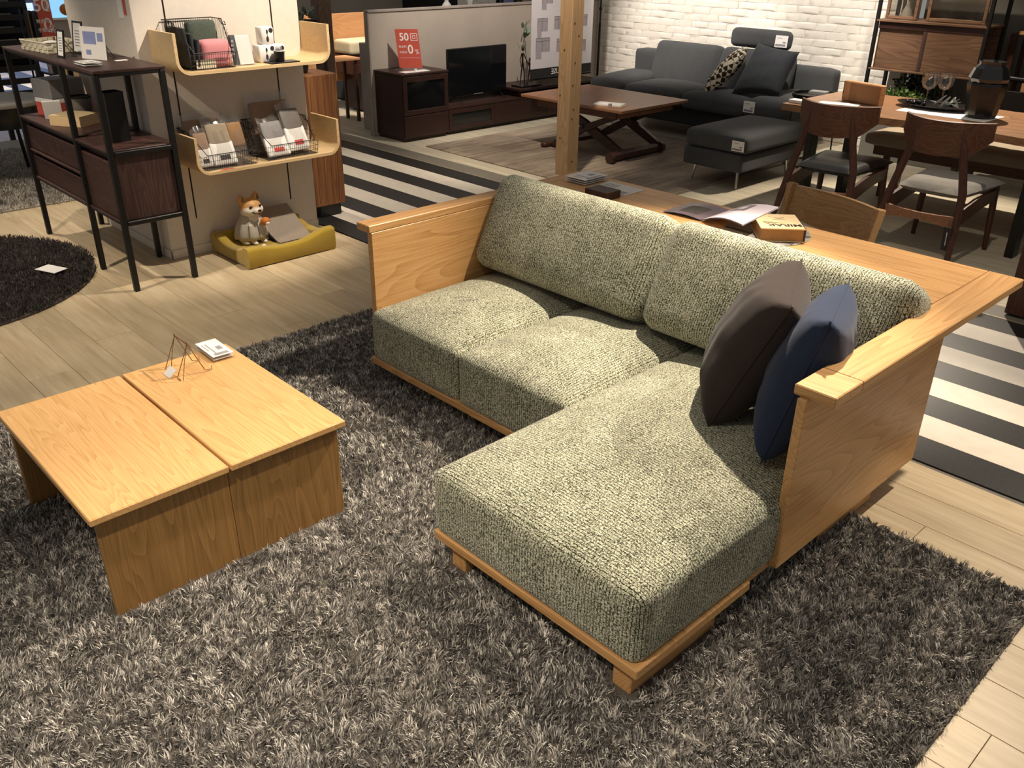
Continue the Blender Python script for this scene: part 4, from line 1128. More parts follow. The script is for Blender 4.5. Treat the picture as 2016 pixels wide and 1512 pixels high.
mb = MB(); mb.obox(R_ @ np.array((0, 0, .08)), (.001, .088, .078), R_, 0); sh = mb.build('sheet', 'white_card', sg, local=True)
mb = MB(); mb.obox(R_ @ np.array((.0025, 0, .08)), (.0012, .090, .080), R_, 0); mb.build('acrylic', 'acrylic', sg, local=True)
mb = MB(); mb.obox(R_ @ np.array((.0012, -.02, .105)), (.0004, .045, .03), R_, 0); mb.obox(R_ @ np.array((.0012, .055, .11)), (.0004, .02, .02), R_, 0); mb.obox(R_ @ np.array((.0012, -.035, .035)), (.0004, .018, .012), R_, 0); mb.build('print', 'blue_print', sh, local=True)
mb = MB()
for s in (-.05, .05): mb.tube([R_ @ np.array((-.004, s, .10)), (-.09, s, .002), (-.09, s * .4, .002)], .0018, 6)
mb.build('easel_wire', 'black_lacquer', sg, True, local=True)
acrylic_block('price_card_holder', 'flat clear acrylic card holders at the front edge of the cabinet top', (-4.755, 1.618, ZT), (1, 0.02), 0.14, 0.095, 2, 0.010)
mb = MB(); mb.box(-4.87, -4.84, 1.79, 1.85, ZT, ZT + .001, 0); solo('blank_card', 'tiny blank white card flat beside the wire easel on the cabinet', 'card', mb, 'white_card')
# things on the cabinet shelf
gb = thing('grey_carton', 'grey carton with white and red lower half on the cabinet shelf', 'box', (-5.76, 1.76, ZS), 0.25)
mb = MB(); mb.box(-.09, .09, -.105, .105, .10, .205, .004); mb.build('upper_box', 'grey_box', gb, local=True)
mb = MB(); mb.box(-.088, .088, -.103, .103, .075, .0995, .002); mb.build('white_band', 'white_card', gb, local=True)
mb = MB(); mb.box(-.088, .088, -.103, .103, .0, .0745, .002); mb.build('red_box', 'red_card', gb, local=True)
mb = MB(); mb.obox((-5.59, 1.655, ZS + .055), (.006, .048, .056), rotz(-.35) @ roty(.38), .001); solo('small_book', 'small pale book leaning on the wooden tray of the cabinet shelf', 'book', mb, 'white_card')
tr = thing('wooden_tray', 'light wooden tray box on the cabinet shelf', 'tray', (-5.38, 1.70, ZS), 0.55)
mb = MB(); mb.box(-.10, .10, -.085, .085, 0, .008, .001); mb.build('bottom', 'ply', tr, local=True)
for a in ((-.10, .10, -.085, -.077), (-.10, .10, .077, .085), (-.10, -.092, -.077, .077), (.092, .10, -.077, .077)):
    mb = MB(); mb.box(*a, .008, .052, .001); mb.build('side', 'ply', tr, local=True)
mb = MB(); mb.box(-.10, .10, -.085, .085, .0525, .056, .001); mb.build('lid', 'kraft', tr, local=True)
jr = thing('grey_jar', 'grey ceramic jar with a dark rim behind the wooden tray', 'jar', (-5.545, 1.80, ZS))
mb = MB(); mb.lathe([(0, 0), (.05, 0), (.056, .01), (.062, .115), (.055, .115), (.05, .012), (0, .012)], (-5.545, 1.80, ZS), 28, cap=False); mb.build('jar_body', 'jar_grey', jr, True)
mb = MB(); mb.lathe([(.054, .114), (.064, .114), (.064, .124), (.054, .124)], (-5.545, 1.80, ZS), 28, cap=False); mb.build('rim', 'black_lacquer', jr, True)
vz = thing('black_vase', 'tall black rectangular vase at the right of the cabinet shelf', 'vase', (-4.775, 1.70, ZS), 0.1)
for a in ((-.045, .045, -.05, -.044), (-.045, .045, .044, .05), (-.045, -.039, -.044, .044), (.039, .045, -.044, .044)):
    mb = MB(); mb.box(*a, 0, .248, .002); mb.build('side', 'black_lacquer', vz, local=True)
mb = MB(); mb.box(-.039, .039, -.044, .044, 0, .01, 0); mb.build('bottom', 'black_lacquer', vz, local=True)

# ------------------------------------------------------------------ round brown rug and its card
rr_ = thing('round_rug', 'round dark brown shag rug at the left edge', 'rug', (-5.25, 0.72, 0))
RC, RR = (-5.35, 0.74), 0.85
mb = MB(); mb.lathe([(0, 0), (RR, 0), (RR, .008), (0, .008)], (*RC, 0), 60, cap=False); mb.build('backing', 'dark_pad', rr_)
strands('pile', 'rug_yarn', 70000, lambda x, y: ((x - RC[0]) ** 2 + (y - RC[1]) ** 2 < RR * RR) & ((x - y * 0.8) > -99), (RC[0] - RR, RC[0] + RR, RC[1] - RR, RC[1] + RR), 0.026, 0.0038, [C('#3a302b'), C('#2e2622'), C('#463b35'), C('#251f1c')], rr_, tuft=10, spread=0.01, lean=0.5, seed=9)
mb = MB(); mb.obox((-5.10, 1.32, .034), (.075, .045, .0012), rotz(.4), 0); acr = solo('plastic_card', 'small clear plastic card lying on the round brown rug', 'card', mb, 'white_gloss')
# grey rug and sofa corner far left
fr = thing('far_rug', 'light grey shag rug behind the walnut cabinet', 'rug', (-7.4, 1.7, 0))
Q(fr, 'backing', 'stone_grey', -9.0, -6.58, 0.6, 2.35, 0, .01)
strands('pile', 'rug_yarn', 30000, lambda x, y: x > -99, (-8.6, -6.56, 1.1, 2.37), 0.03, 0.006, [C('#a9a39a'), C('#8d877e'), C('#c2bcb0')], fr, tuft=10, spread=.014, seed=4)
sf = thing('wood_arm_sofa', 'grey sofa with a light wood side panel cut by the left edge', 'sofa', (-6.9, 1.1, 0))
Q(sf, 'side_panel', 'oak_brown_x', -7.6, -6.62, 1.385, 1.415, .02, .56)
mb = MB(); mb.soft((-7.1, 1.46, .40), (.42, .035, .19), .03, n=8); mb.build('side_cushion', 'charcoal_cloth', sf, True)
Q(sf, 'base', 'black_lacquer', -7.6, -6.63, .6, 1.40, 0.0, .22)
mb = MB(); mb.soft((-7.1, 1.0, .33), (.46, .36, .11), .04, .02, n=8); mb.build('seat_cushion', 'charcoal_cloth', sf, True)
tb = thing('round_side_table', 'small round table with black legs behind the walnut cabinet', 'table', (-7.4, 1.75, 0))
mb = MB(); mb.lathe([(0, .56), (.33, .56), (.335, .575), (.33, .59), (0, .59)], (-7.55, 1.87, 0), 36, cap=False); mb.build('top', 'stone_grey', tb, True)
mb = MB(); mb.lathe([(0, .40), (.25, .40), (.28, .47), (.27, .555), (0, .555)], (-7.55, 1.87, 0), 36, cap=False); mb.build('drum', 'black_lacquer', tb, True)
for a in (.4, 2.5, 4.6):
    mb = MB(); mb.tube([(-7.55 + .2 * math.cos(a), 1.87 + .2 * math.sin(a), .42), (-7.55 + .26 * math.cos(a), 1.87 + .26 * math.sin(a), 0.012)], .014, 8); mb.build('leg', 'black_lacquer', tb)

# ------------------------------------------------------------------ rustic pedestal with black pot
pdt = thing('rustic_pedestal', 'tall rough brown wood pedestal on a black foot beside the white column', 'pedestal', (-5.19, 3.13, 0))
mb = MB(); mb.box(-5.29, -5.06, 3.035, 3.20, 0, .075, .003); mb.build('foot', 'black_lacquer', pdt)
mb = MB(); mb.box(-5.31, -5.045, 3.0, 3.232, .076, .918, .006)
rs_ = np.random.default_rng(2)
mb.build('block', 'rustic', pdt)
for k in range(4):
    mb = MB(); y = 3.03 + .05 * k
    mb.tube([(-5.0445, y, .10), (-5.0442, y + .008, .4), (-5.0445, y - .004, .7), (-5.0445, y + .005, .9)], .0012, 5); mb.build('crack', 'knot', pdt)
pt = thing('black_pot', 'small black plant pot on the rustic pedestal', 'pot', (-5.20, 3.06, .919))
mb = MB(); mb.lathe([(0, 0), (.045, 0), (.058, .075), (.052, .075), (.04, .01), (0, .01)], (-5.18, 3.055, .919), 24, cap=False); mb.build('pot_wall', 'black_lacquer', pt, True)
mb = MB(); mb.lathe([(0, .06), (.051, .06)], (-5.18, 3.055, .919), 24, cap=False); mb.build('soil', 'knot', pt)

# ------------------------------------------------------------------ pine post
pp = thing('pine_post', 'square knotty pine post standing between the aisle and the TV corner', 'post', (-4.79, 5.155, 0))
Q(pp, 'shaft', 'pine_post', -4.855, -4.728, 5.09, 5.22, 0, 2.85, b=.006)
for dx, dy, z in ((1, .03, 1.14), (1, .08, 1.05), (1, .05, .86), (1, .035, .70), (1, .055, .52), (1, .04, .45), (0, .03, .62), (0, .06, .95), (1, .06, .12), (0, .045, .30)):
    mb = MB()
    if dx: mb.sphere((-4.728, 5.09 + dy, z), (.0015, .007, .010), 10, 6)
    else: mb.sphere((-4.855 + dy, 5.09, z), (.007, .0015, .010), 10, 6)
    mb.build('knot', 'knot', pp, True)

# ------------------------------------------------------------------ half wall, TV units
mb = MB(); mb.box(-7.10, -7.05, 4.90, 8.01, 0, 1.085, .003)
hw = structure('wall_half', mb, 'plaster')
mb = MB(); mb.box(-7.11, -7.04, 4.89, 8.01, 1.085, 1.106, .003); mb.box(-7.105, -7.045, 4.885, 4.90, 0, 1.086, .002)
structure('trim_2', mb, 'concrete')
mb = MB(); mb.box(-7.45, -7.25, 5.05, 5.2, 0, .795, .004); mb.box(-7.45, -7.16, 5.1, 5.25, 0, .79, .004)
structure('wall_stub', mb, 'concrete')
tv1 = thing('side_cabinet', 'tall dark brown side cabinet with a glass door at the end of the half wall', 'cabinet', (-6.83, 5.19, 0))
Q(tv1, 'body', 'wenge_z', -7.045, -6.632, 4.925, 5.455, .03, .578)
Q(tv1, 'plinth', 'wenge_y', -7.03, -6.65, 4.94, 5.44, 0, .03)
Q(tv1, 'top', 'wenge_y', -7.05, -6.612, 4.918, 5.46, .579, .60)
def framed_door(t, x, y0, y1, z0, z1, fr, frb=None):
    frb = frb or fr
    for a in ((y0, y1, z1 - fr, z1), (y0, y1, z0, z0 + frb), (y0, y0 + fr, z0 + frb, z1 - fr), (y1 - fr, y1, z0 + frb, z1 - fr)):
        Q(t, 'door_frame', 'wenge_y', x - .018, x, *a)
    Q(t, 'door_glass', 'smoke_glass', x - .012, x - .008, y0 + fr, y1 - fr, z0 + frb, z1 - fr, b=0)
framed_door(tv1, -6.613, 4.93, 5.452, .235, .572, .045)
Q(tv1, 'drawer', 'wenge_y', -6.631, -6.613, 4.93, 5.452, .035, .228)
tv2 = thing('tv_board', 'long low dark brown TV board under the television', 'tv stand', (-6.83, 6.6, 0))
Q(tv2, 'body', 'wenge_y', -7.045, -6.648, 5.465, 7.6, .03, .233)
Q(tv2, 'plinth', 'wenge_y', -7.03, -6.67, 5.48, 7.59, 0, .03)
Q(tv2, 'top', 'wenge_y', -7.05, -6.628, 5.462, 7.6, .234, .255)
framed_door(tv2, -6.629, 5.47, 6.055, .035, .23, .04)
Q(tv2, 'door', 'wenge_y', -6.647, -6.629, 6.06, 6.80, .035, .23)
Q(tv2, 'door', 'wenge_y', -6.647, -6.629, 6.805, 7.59, .035, .23)
rb = thing('riser_shelf', 'raised dark brown shelf board on the right of the TV board', 'shelf', (-6.85, 7.0, .256))
Q(rb, 'board', 'wenge_y', -7.045, -6.60, 6.38, 7.6, .315, .34)
for y in (6.42, 7.5): Q(rb, 'support', 'wenge_y', -7.03, -6.66, y, y + .03, .2555, .314)
tv = thing('television', 'black flat screen television on the low TV board', 'television', (-6.80, 5.99, .256))
Q(tv, 'panel', 'black_lacquer', -6.83, -6.795, 5.605, 6.37, .312, .752, b=.006)
Q(tv, 'screen', 'smoke_glass', -6.7948, -6.7935, 5.612, 6.363, .325, .745, b=0)
Q(tv, 'logo', 'white_gloss', -6.7952, -6.7935, 5.93, 6.05, .3165, .3185, b=0)
for y in (5.70, 6.27):
    mb = MB(); mb.tube([(-6.90, y, .262), (-6.81, y, .315), (-6.70, y, .262)], .005, 8); mb.build('foot', 'black_lacquer', tv, True)
# sign 50回 0%
def red_sign(label, O, u, v, w_, h_, parts=True, group='red sale signs'):
    O = np.array(O, float); u = unit(u); v = unit(v); n = np.cross(u, v)
    t = thing('sale_sign', label, 'sign', tuple(O + u * w_ / 2), 0, group)
    def plate(c0, c1, d0, d1, m, nm, par, e=.0008):
        mb = MB(); R = np.array((u, v, n)).T
        c = O + u * (c0 + c1) / 2 * w_ + v * (d0 + d1) / 2 * h_ + n * e / 2
        mb.obox(c, ((c1 - c0) * w_ / 2, (d1 - d0) * h_ / 2, e / 2), R, 0); return mb.build(nm, m, par)
    mb = MB(); mb.obox(O + u * w_ / 2 + v * h_ / 2 - n * .001, (w_ / 2, h_ / 2, .001), np.array((u, v, n)).T, 0); sheet = mb.build('sheet', 'red_card', t)
    k = h_ * .24
    text_mb('50', k * 1.15, O + u * w_ * .36 + v * h_ * .79 + n * .0005, u, v, bold=.0015, sx=.95).build('lettering', 'white_card', sheet)
    for a, b2, c, d in ((.64, .94, .875, .89), (.64, .94, .70, .715), (.64, .665, .70, .89), (.915, .94, .70, .89), (.725, .855, .825, .84), (.725, .855, .75, .765), (.725, .745, .75, .84), (.835, .855, .75, .84)):
        plate(a, b2, c, d, 'white_card', 'lettering', sheet)
    text_mb('0', k * 1.35, O + u * w_ * .58 + v * h_ * .47 + n * .0005, u, v, bold=.0015, sx=.95).build('lettering', 'white_card', sheet)
    text_mb('%', k * .75, O + u * w_ * .86 + v * h_ * .41 + n * .0005, u, v, sx=.85).build('lettering', 'white_card', sheet)
    text_mb('無金利', k * .30, O + u * w_ * .25 + v * h_ * .545 + n * .0005, u, v).build('lettering', 'white_card', sheet)
    text_mb('手数料', k * .30, O + u * w_ * .25 + v * h_ * .40 + n * .0005, u, v).build('lettering', 'white_card', sheet)
    plate(.1, .95, .25, .27, 'pink_cloth', 'rule', sheet)
    return t, sheet
sgn, _s = red_sign('red card sign reading 50 and 0% on the tall brown cabinet', (-6.905, 5.115, .615), (.12, .16, 0), (-.16, .0, 1), .21, .335)
Q(sgn, 'base', 'acrylic', -6.93, -6.70, 5.06, 5.31, .601, .608, b=0)
mb = MB(); mb.box(-6.71, -6.69, 5.13, 5.15, .608, .625, .001); mb.build('clip', 'white_gloss', sgn)
mb = MB(); mb.box(-6.76, -6.66, 4.99, 5.28, .6005, .604, 0); solo('info_sheet', 'flat white info sheet in front of the red sign on the brown cabinet', 'sheet', mb, 'white_card')
# bronze figures and leaves
fg = thing('wire_figures', 'two slender bronze stick figures dancing on a black base', 'sculpture', (-6.74, 6.57, .341))
Q(fg, 'base', 'black_lacquer', -6.80, -6.64, 6.44, 6.72, .341, .358)
def figure(x, y, h, arm):
    mb = MB(); z = .358
    mb.tube([(x, y + .035, z), (x, y + .03, z + h * .25), (x, y + .012, z + h * .5), (x, y, z + h * .62), (x, y, z + h * .84)], [.004, .006, .007, .008, .011], 8)
    mb.tube([(x, y - .03, z), (x, y - .018, z + h * .25), (x, y - .006, z + h * .5), (x, y, z + h * .62)], [.004, .006, .007, .008], 8)
    mb.tube([(x, y - .012, z + h * .84), (x, y - .034, z + h * .66), (x, y - .02, z + h * .48)], [.006, .004, .003], 6)
    mb.tube([(x, y + .012, z + h * .84), (x, y + .03 + arm * .03, z + h * (.62 + .2 * (arm < 0))), (x, y + .07, z + h * (.52 + .4 * (arm < 0)))], [.006, .004, .003], 6)
    mb.build('figure', 'bronze', fg, True)
    mb = MB(); mb.sphere((x, y, z + h * .95), (.012, .012, .018), 10, 8); mb.build('head', 'bronze', fg, True)
figure(-6.73, 6.53, .36, 1); figure(-6.72, 6.625, .25, -1)
gl = thing('glass_vase_branch', 'clear bottle vase with grey green eucalyptus leaves behind the bronze figures', 'vase', (-6.80, 6.66, .341))
mb = MB(); mb.lathe([(0, 0), (.03, 0), (.034, .03), (.03, .09), (.012, .13), (.012, .16)], (-6.80, 6.66, .358 - .017), 20, cap=False); mb.build('bottle', 'glassware', gl, True)
mb = MB(); mb.tube([(-6.80, 6.66, .36), (-6.80, 6.65, .6), (-6.79, 6.60, .85), (-6.78, 6.63, .95)], .003, 6); mb.build('stem', 'leaf_dark', gl, True)
rs = random.Random(3)
for k in range(11):
    z = .70 + .024 * k; c = np.array((-6.785 + rs.uniform(-.03, .03), 6.60 + rs.uniform(-.05, .05), z))
    R = rotz(rs.uniform(-1.2, 1.2)) @ roty(rs.uniform(-.7, .7)) @ rotx(rs.uniform(-1, 1))
    mb = MB(); mb.sphere(c, (.003, .024, .036), 10, 8, R); mb.build('leaf', 'leaf_grey', gl, True)
# hanging banner
bn = thing('hanging_banner', 'white hanging banner with grey sofa plans and mirrored dark lettering', 'banner', (-6.5, 6.86, .45))
Q(bn, 'sheet', 'banner_film', -6.502, -6.498, 6.42, 7.31, .50, 2.6, b=0)
Q(bn, 'dark_band', 'dark_wall', -6.5035, -6.4965, 6.42, 7.31, .445, .535, b=0)
Q(bn, 'bottom_bar', 'black_lacquer', -6.507, -6.493, 6.415, 7.315, .425, .448)
text_mb('HOUSE', .075, (-6.4958, 6.83, .492), (0, -1, 0), (0, 0, 1)).build('lettering', 'white_gloss', bn)
for y, z, w_, h_, leg in ((6.57, .88, .14, .12, 1), (6.58, .69, .19, .13, 1), (6.80, .89, .12, .12, 0), (6.84, .68, .12, .12, 0), (7.16, .90, .12, .11, 0), (7.15, .66, .12, .11, 0), (6.63, 1.13, .15, .11, 1), (6.95, 1.13, .12, .10, 0)):
    pl_ = [(y - w_ / 2, z), (y + w_ / 2, z), (y + w_ / 2, z + h_), (y - w_ / 2, z + h_)]
    mb = MB(); mb.box(-6.4975, -6.4968, y - w_ / 2, y + w_ / 2, z, z + h_, 0)
    if leg: mb.box(-6.4975, -6.4967, y - w_ / 2, y - w_ / 2 + w_ * .42, z - h_ * .5, z, 0)
    pn = mb.build('sofa_plan', 'plan_grey', bn)
    mb = MB()
    for q in (z + h_ * .97, z + h_ * .75): mb.box(-6.4968, -6.4960, y - w_ / 2, y + w_ / 2, q, q + .004, 0)
    for q in (y - w_ / 2, y - w_ * .06, y + w_ / 2 - .003): mb.box(-6.4968, -6.4959, q, q + .004, z, z + h_, 0)
    mb.build('plan_line', 'jar_grey', pn)

# ------------------------------------------------------------------ flat rug, lift table
fr2 = thing('flat_rug', 'taupe striped flat woven rug under the lift-top table', 'rug', (-5.1, 5.9, 0))
mb = MB(); mb.box(-6.37, -3.845, 4.97, 7.0, 0.0, .008, .002); mb.build('weave', 'flat_rug', fr2)
mb = MB()
for i in range(170):
    y = 4.975 + i * .012; mb.box(-3.845, -3.822, y, y + .005, 0.001, .005, 0)
o = mb.build('fringe', 'sand_felt', fr2); o['kind'] = 'stuff'
lt = thing('lift_table', 'brown lift-top table with crossed wooden legs and rollers', 'table', (-5.25, 6.1, .009))
Q(lt, 'top', 'teak_y', -5.87, -4.69, 5.68, 6.58, .428, .452)
Q(lt, 'apron', 'teak_x', -5.72, -4.80, 5.74, 5.765, .362, .427)
Q(lt, 'apron', 'teak_x', -5.72, -4.80, 6.50, 6.525, .362, .427)
Q(lt, 'apron', 'teak_y', -4.825, -4.80, 5.765, 6.50, .362, .427)
for y in (5.82, 6.42):
    mb = MB(); pts = [(-5.62, .03), (-5.54, .02), (-5.42, .075), (-5.2, .20), (-5.0, .29), (-4.86, .345), (-4.86, .372), (-4.94, .362), (-5.2, .265), (-5.45, .135)]
    mb.prism(pts, y - .018, y + .018, 'y'); mb.build('crossed_leg', 'walnut_x', lt)
    mb = MB(); pts = [(-5.60, .372), (-5.60, .345), (-5.3, .24), (-5.05, .13), (-4.86, .05), (-4.80, .06), (-4.82, .10), (-5.0, .19), (-5.25, .30), (-5.5, .372)]
    yy = y + (.04 if y < 6 else -.04)
    mb.prism(pts, yy - .018, yy + .018, 'y'); mb.build('crossed_leg', 'walnut_x', lt)
    mb = MB(); mb.tube([(-5.22, y - .03, .245), (-5.22, y + .05, .245)], .018, 10); mb.build('pivot', 'walnut_x', lt, True)
mb = MB(); mb.box(-4.86, -4.79, 5.73, 6.36, .014, .085, .02); mb.build('foot_beam', 'walnut_y', lt)
for y in (5.69, 6.365):
    mb = MB(); mb.tube([(-4.80, y, .055), (-4.80, y + .035, .055)], .045, 20); mb.build('roller', 'walnut_x', lt, True)
mb = MB(); mb.box(-5.66, -5.60, 5.73, 6.4, .012, .05, .015); mb.build('foot_beam', 'walnut_y', lt)
lcs = thing('price_card_holder', 'pale price cards at the front corner of the lift-top table', 'card holder', (-4.95, 5.83, .4525), 0.35)
for z0, z1, w_ in ((0, .004, .13), (.0045, .014, .12)):
    mb = MB(); mb.box(-w_, w_, -.07, .07, z0, z1, 0); mb.build('card', 'cream_cloth' if z0 == 0 else 'white_card', lcs, local=True)
mb = MB(); mb.box(.02, .045, -.085, -.06, .0, .025, 0); mb.build('clip', 'stone_grey', lcs, local=True)

# ------------------------------------------------------------------ charcoal sofa against the brick wall
cs = thing('charcoal_sofa', 'charcoal grey two-seat sofa with low wide arms and a headrest by the white brick wall', 'sofa', (-5.06, 7.35, 0))
Q(cs, 'frame', 'charcoal_deep', -6.10, -4.02, 7.06, 7.78, .13, .30, b=.02)
for x in (-6.0, -4.12):
    for y in (7.12, 7.7):
        mb = MB(); mb.tube([(x, y, .13), (x, y, .001)], [.014, .01], 8); mb.build('leg', 'chrome', cs, True)
def SC(t, name, mat, c, h, r, top=0.0, side=0.0, R=None, n=12):
    mb = MB(); mb.soft(c, h, r, top, side, 0, R, n); return mb.build(name, mat, t, True, auto=80)
SC(cs, 'back_frame', 'charcoal_cloth', (-5.06, 7.72, .49), (1.14, .075, .20), .05)
SC(cs, 'seat_cushion', 'charcoal_cloth', (-5.41, 7.27, .365), (.345, .31, .075), .05, .035)
SC(cs, 'seat_cushion', 'charcoal_cloth', (-4.715, 7.27, .365), (.345, .31, .075), .05, .035)
for s in (-1, 1):
    SC(cs, 'arm', 'charcoal_cloth', (-5.06 + s * .905, 7.29, .40), (.215, .36, .075), .05, .02, R=rotx(.05))
    SC(cs, 'arm_panel', 'charcoal_cloth', (-5.06 + s * .955, 7.35, .24), (.165, .33, .105), .03)
SC(cs, 'back_cushion', 'charcoal_cloth', (-5.45, 7.57, .585), (.385, .075, .215), .06, 0, .02, rotx(-.26))
SC(cs, 'back_cushion', 'charcoal_cloth', (-4.68, 7.57, .585), (.375, .075, .215), .06, 0, .02, rotx(-.26))
SC(cs, 'headrest', 'charcoal_cloth', (-4.71, 7.66, .885), (.31, .055, .085), .05, 0, .006, rotx(-.1))
for x in (-4.9, -4.55):
    mb = MB(); mb.tube([(x, 7.68, .6), (x, 7.68, .83)], .008, 8); mb.build('headrest_rod', 'black_steel', cs)
def tagcard(t, c, R, w_=.08, h_=.06):
    mb = MB(); mb.obox(c, (w_ / 2, .0012, h_ / 2), R, 0); k = mb.build('price_tag', 'white_card', t)
    mb = MB(); mb.obox(np.array(c) + R @ np.array((-.004, -.0016, -h_ * .32)), (w_ * .4, .0006, h_ * .09), R, 0); mb.obox(np.array(c) + R @ np.array((w_ * .25, -.0016, -h_ * .08)), (w_ * .12, .0006, h_ * .06), R, 0); mb.obox(np.array(c) + R @ np.array((-w_ * .15, -.0016, h_ * .28)), (w_ * .2, .0006, h_ * .02), R, 0); mb.build('print', 'grey_print', k)
tagcard(cs, (-4.46, 7.595, .885), rotz(.1) @ rotx(-.1), .12, .10)
tagcard(cs, (-4.29, 6.922, .405), rotz(.05), .11, .095)
throw('patterned_pillow', 'black and cream geometric patterned pillow on the charcoal sofa', 'hex_cloth', (-4.70, 7.42, .835), (-4.58, 7.20, .80), (-4.86, 7.06, .44), (-4.97, 7.28, .47), .15, 4)
throw('dark_pillow', 'large crumpled charcoal pillow leaning on the right arm of the charcoal sofa', 'charcoal_deep', (-4.55, 7.36, .88), (-4.12, 7.34, .84), (-4.14, 7.14, .50), (-4.60, 7.10, .46), .19, 6)
# ottoman
ot = thing('ottoman', 'charcoal grey two-tier ottoman on thin metal legs in front of the sofa', 'ottoman', (-3.83, 6.2, 0))
SC(ot, 'cushion', 'charcoal_cloth', (-3.81, 6.17, .345), (.275, .44, .065), .035, .02)
SC(ot, 'base', 'charcoal_cloth', (-3.83, 6.17, .205), (.265, .43, .07), .02)
for x in (-4.045, -3.635):
    for y in (5.82, 6.545):
        mb = MB(); mb.tube([(x * .95 - 3.83 * .05, y * .95 + 6.17 * .05, .14), (x, y, .001)], [.012, .009], 10); mb.build('leg', 'chrome', ot, True)
tagcard(ot, (-3.60, 5.727, .34), rotz(.06), .10, .075)
# floor lamp pole
fl = thing('floor_lamp', 'thin black floor lamp pole in front of the white brick wall', 'lamp', (-6.88, 7.85, 0))
mb = MB(); mb.lathe([(0, 0), (.13, 0), (.13, .015), (0, .02)], (-6.88, 7.86, 0), 28, cap=False); mb.build('base', 'black_steel', fl, True)
mb = MB(); mb.tube([(-6.88, 7.86, .015), (-6.88, 7.86, .87)], .014, 12); mb.build('pole', 'black_steel', fl, True)
mb = MB(); mb.tube([(-6.88, 7.86, .87), (-6.88, 7.86, 1.9)], .010, 12); mb.build('upper_pole', 'black_steel', fl, True)
mb = MB(); mb.tube([(-6.88, 7.86, 1.0), (-6.88, 7.86, 1.03)], .017, 12); mb.build('joint', 'bronze', fl, True)
mb = MB(); mb.lathe([(.05, 1.85), (.16, 1.65), (.155, 1.65), (.045, 1.845)], (-6.88, 7.86, 0), 28, cap=False); mb.build('shade', 'black_steel', fl, True)

# ------------------------------------------------------------------ walnut wall unit
wu = thing('shelf_unit', 'walnut sideboard shelf with sliding panels in a dark metal frame by the brick wall', 'shelf', (-3.15, 7.75, 0))
for x in (-3.60, -2.715):
    for y in (7.60, 7.95): Q(wu, 'post', 'black_steel', x - .014, x + .014, y - .014, y + .014, 0, 2.2)
Q(wu, 'shelf_board', 'walnut_panel', -3.60, -2.715, 7.585, 7.965, 1.112, 1.13)
Q(wu, 'shelf_board', 'walnut_panel', -3.60, -2.715, 7.585, 7.965, .735, .75)
Q(wu, 'shelf_board', 'walnut_panel', -3.60, -2.715, 7.62, 7.965, 1.45, 1.468)
Q(wu, 'head_rail', 'wenge_y', -3.585, -2.73, 7.61, 7.63, 1.058, 1.112)
Q(wu, 'sliding_panel', 'walnut_panel', -3.585, -3.17, 7.635, 7.65, .75, 1.06)
Q(wu, 'sliding_panel', 'walnut_panel', -3.20, -2.73, 7.615, 7.63, .75, 1.06)
Q(wu, 'panel_edge', 'walnut_z', -3.205, -3.17, 7.612, 7.632, .75, 1.06)
Q(wu, 'back_panel', 'walnut_panel', -3.585, -2.73, 7.945, 7.955, .75, 1.11)
for x0, x1 in ((-3.56, -3.30), (-3.22, -2.76)):
    for a in ((x0, x0 + .025, 1.135, 1.448), (x1 - .025, x1, 1.135, 1.448), (x0 + .025, x1 - .025, 1.135, 1.16), (x0 + .025, x1 - .025, 1.423, 1.448)):
        Q(wu, 'glass_door_frame', 'walnut_panel', a[0], a[1], 7.64, 7.66, a[2], a[3])
    Q(wu, 'glass_door_pane', 'cabinet_glass', x0 + .025, x1 - .025, 7.648, 7.652, 1.16, 1.423, b=0)
mb = MB(); mb.obox((-3.05, 7.80, 1.142), (.13, .10, .006), rotz(.2), .001); solo('display_plate', 'pale folded paper lying behind the glass of the walnut shelf', 'paper', mb, 'cream_cloth')
mb = MB(); mb.lathe([(0, 0), (.05, 0), (.055, .02), (.012, .12), (.01, .14), (0, .14)], (-3.46, 7.82, 1.131), 20, cap=False); solo('white_vase', 'small white cone vase behind the glass of the walnut shelf', 'vase', mb, 'white_gloss', smooth=True)
# leafy plants below it
def bush(name, label, c, r, n, pal, seed, lsz=.03):
    t = thing(name, label, 'plant', c)
    mb = MB(); mb.lathe([(0, 0), (.09, 0), (.11, .16), (.10, .16), (.085, .02), (0, .02)], c, 20, cap=False); mb.build('pot', 'ceramic_dark', t, True)
    rs = np.random.default_rng(seed); V = []; F = []; Cc = []
    for k in range(n):
        d = rs.normal(size=3); d /= np.linalg.norm(d); p = np.array(c) + np.array((0, 0, r[2] + .12)) + d * np.array(r) * rs.uniform(.35, 1)
        a = unit(rs.normal(size=3) + d); b2 = unit(np.cross(a, rs.normal(size=3))); s = lsz * rs.uniform(.6, 1.3)
        o = len(V); V += [p, p + a * s * .5 + b2 * s * .32, p + a * s, p + a * s * .5 - b2 * s * .32]; F.append((o, o + 1, o + 2, o + 3))
        kk = np.array(pal[rs.integers(0, len(pal))]); Cc += [kk] * 4
    me = bpy.data.meshes.new('foliage'); me.from_pydata([tuple(p - np.array(c)) for p in V], [], F)
    at = me.color_attributes.new('Col', 'FLOAT_COLOR', 'POINT'); at.data.foreach_set('color', np.array(Cc, np.float32).reshape(-1))
    me.materials.append(MATS['leafage']); o = bpy.data.objects.new('foliage', me); col.objects.link(o); o.parent = t; o['kind'] = 'stuff'
    for k in range(3):
        mb = MB(); mb.tube([(c[0], c[1], c[2] + .1), (c[0] + .05 * (k - 1), c[1] + .02 * k, c[2] + .12 + r[2])], .005, 6); mb.build('stem', 'leaf_dark', t)
    return t
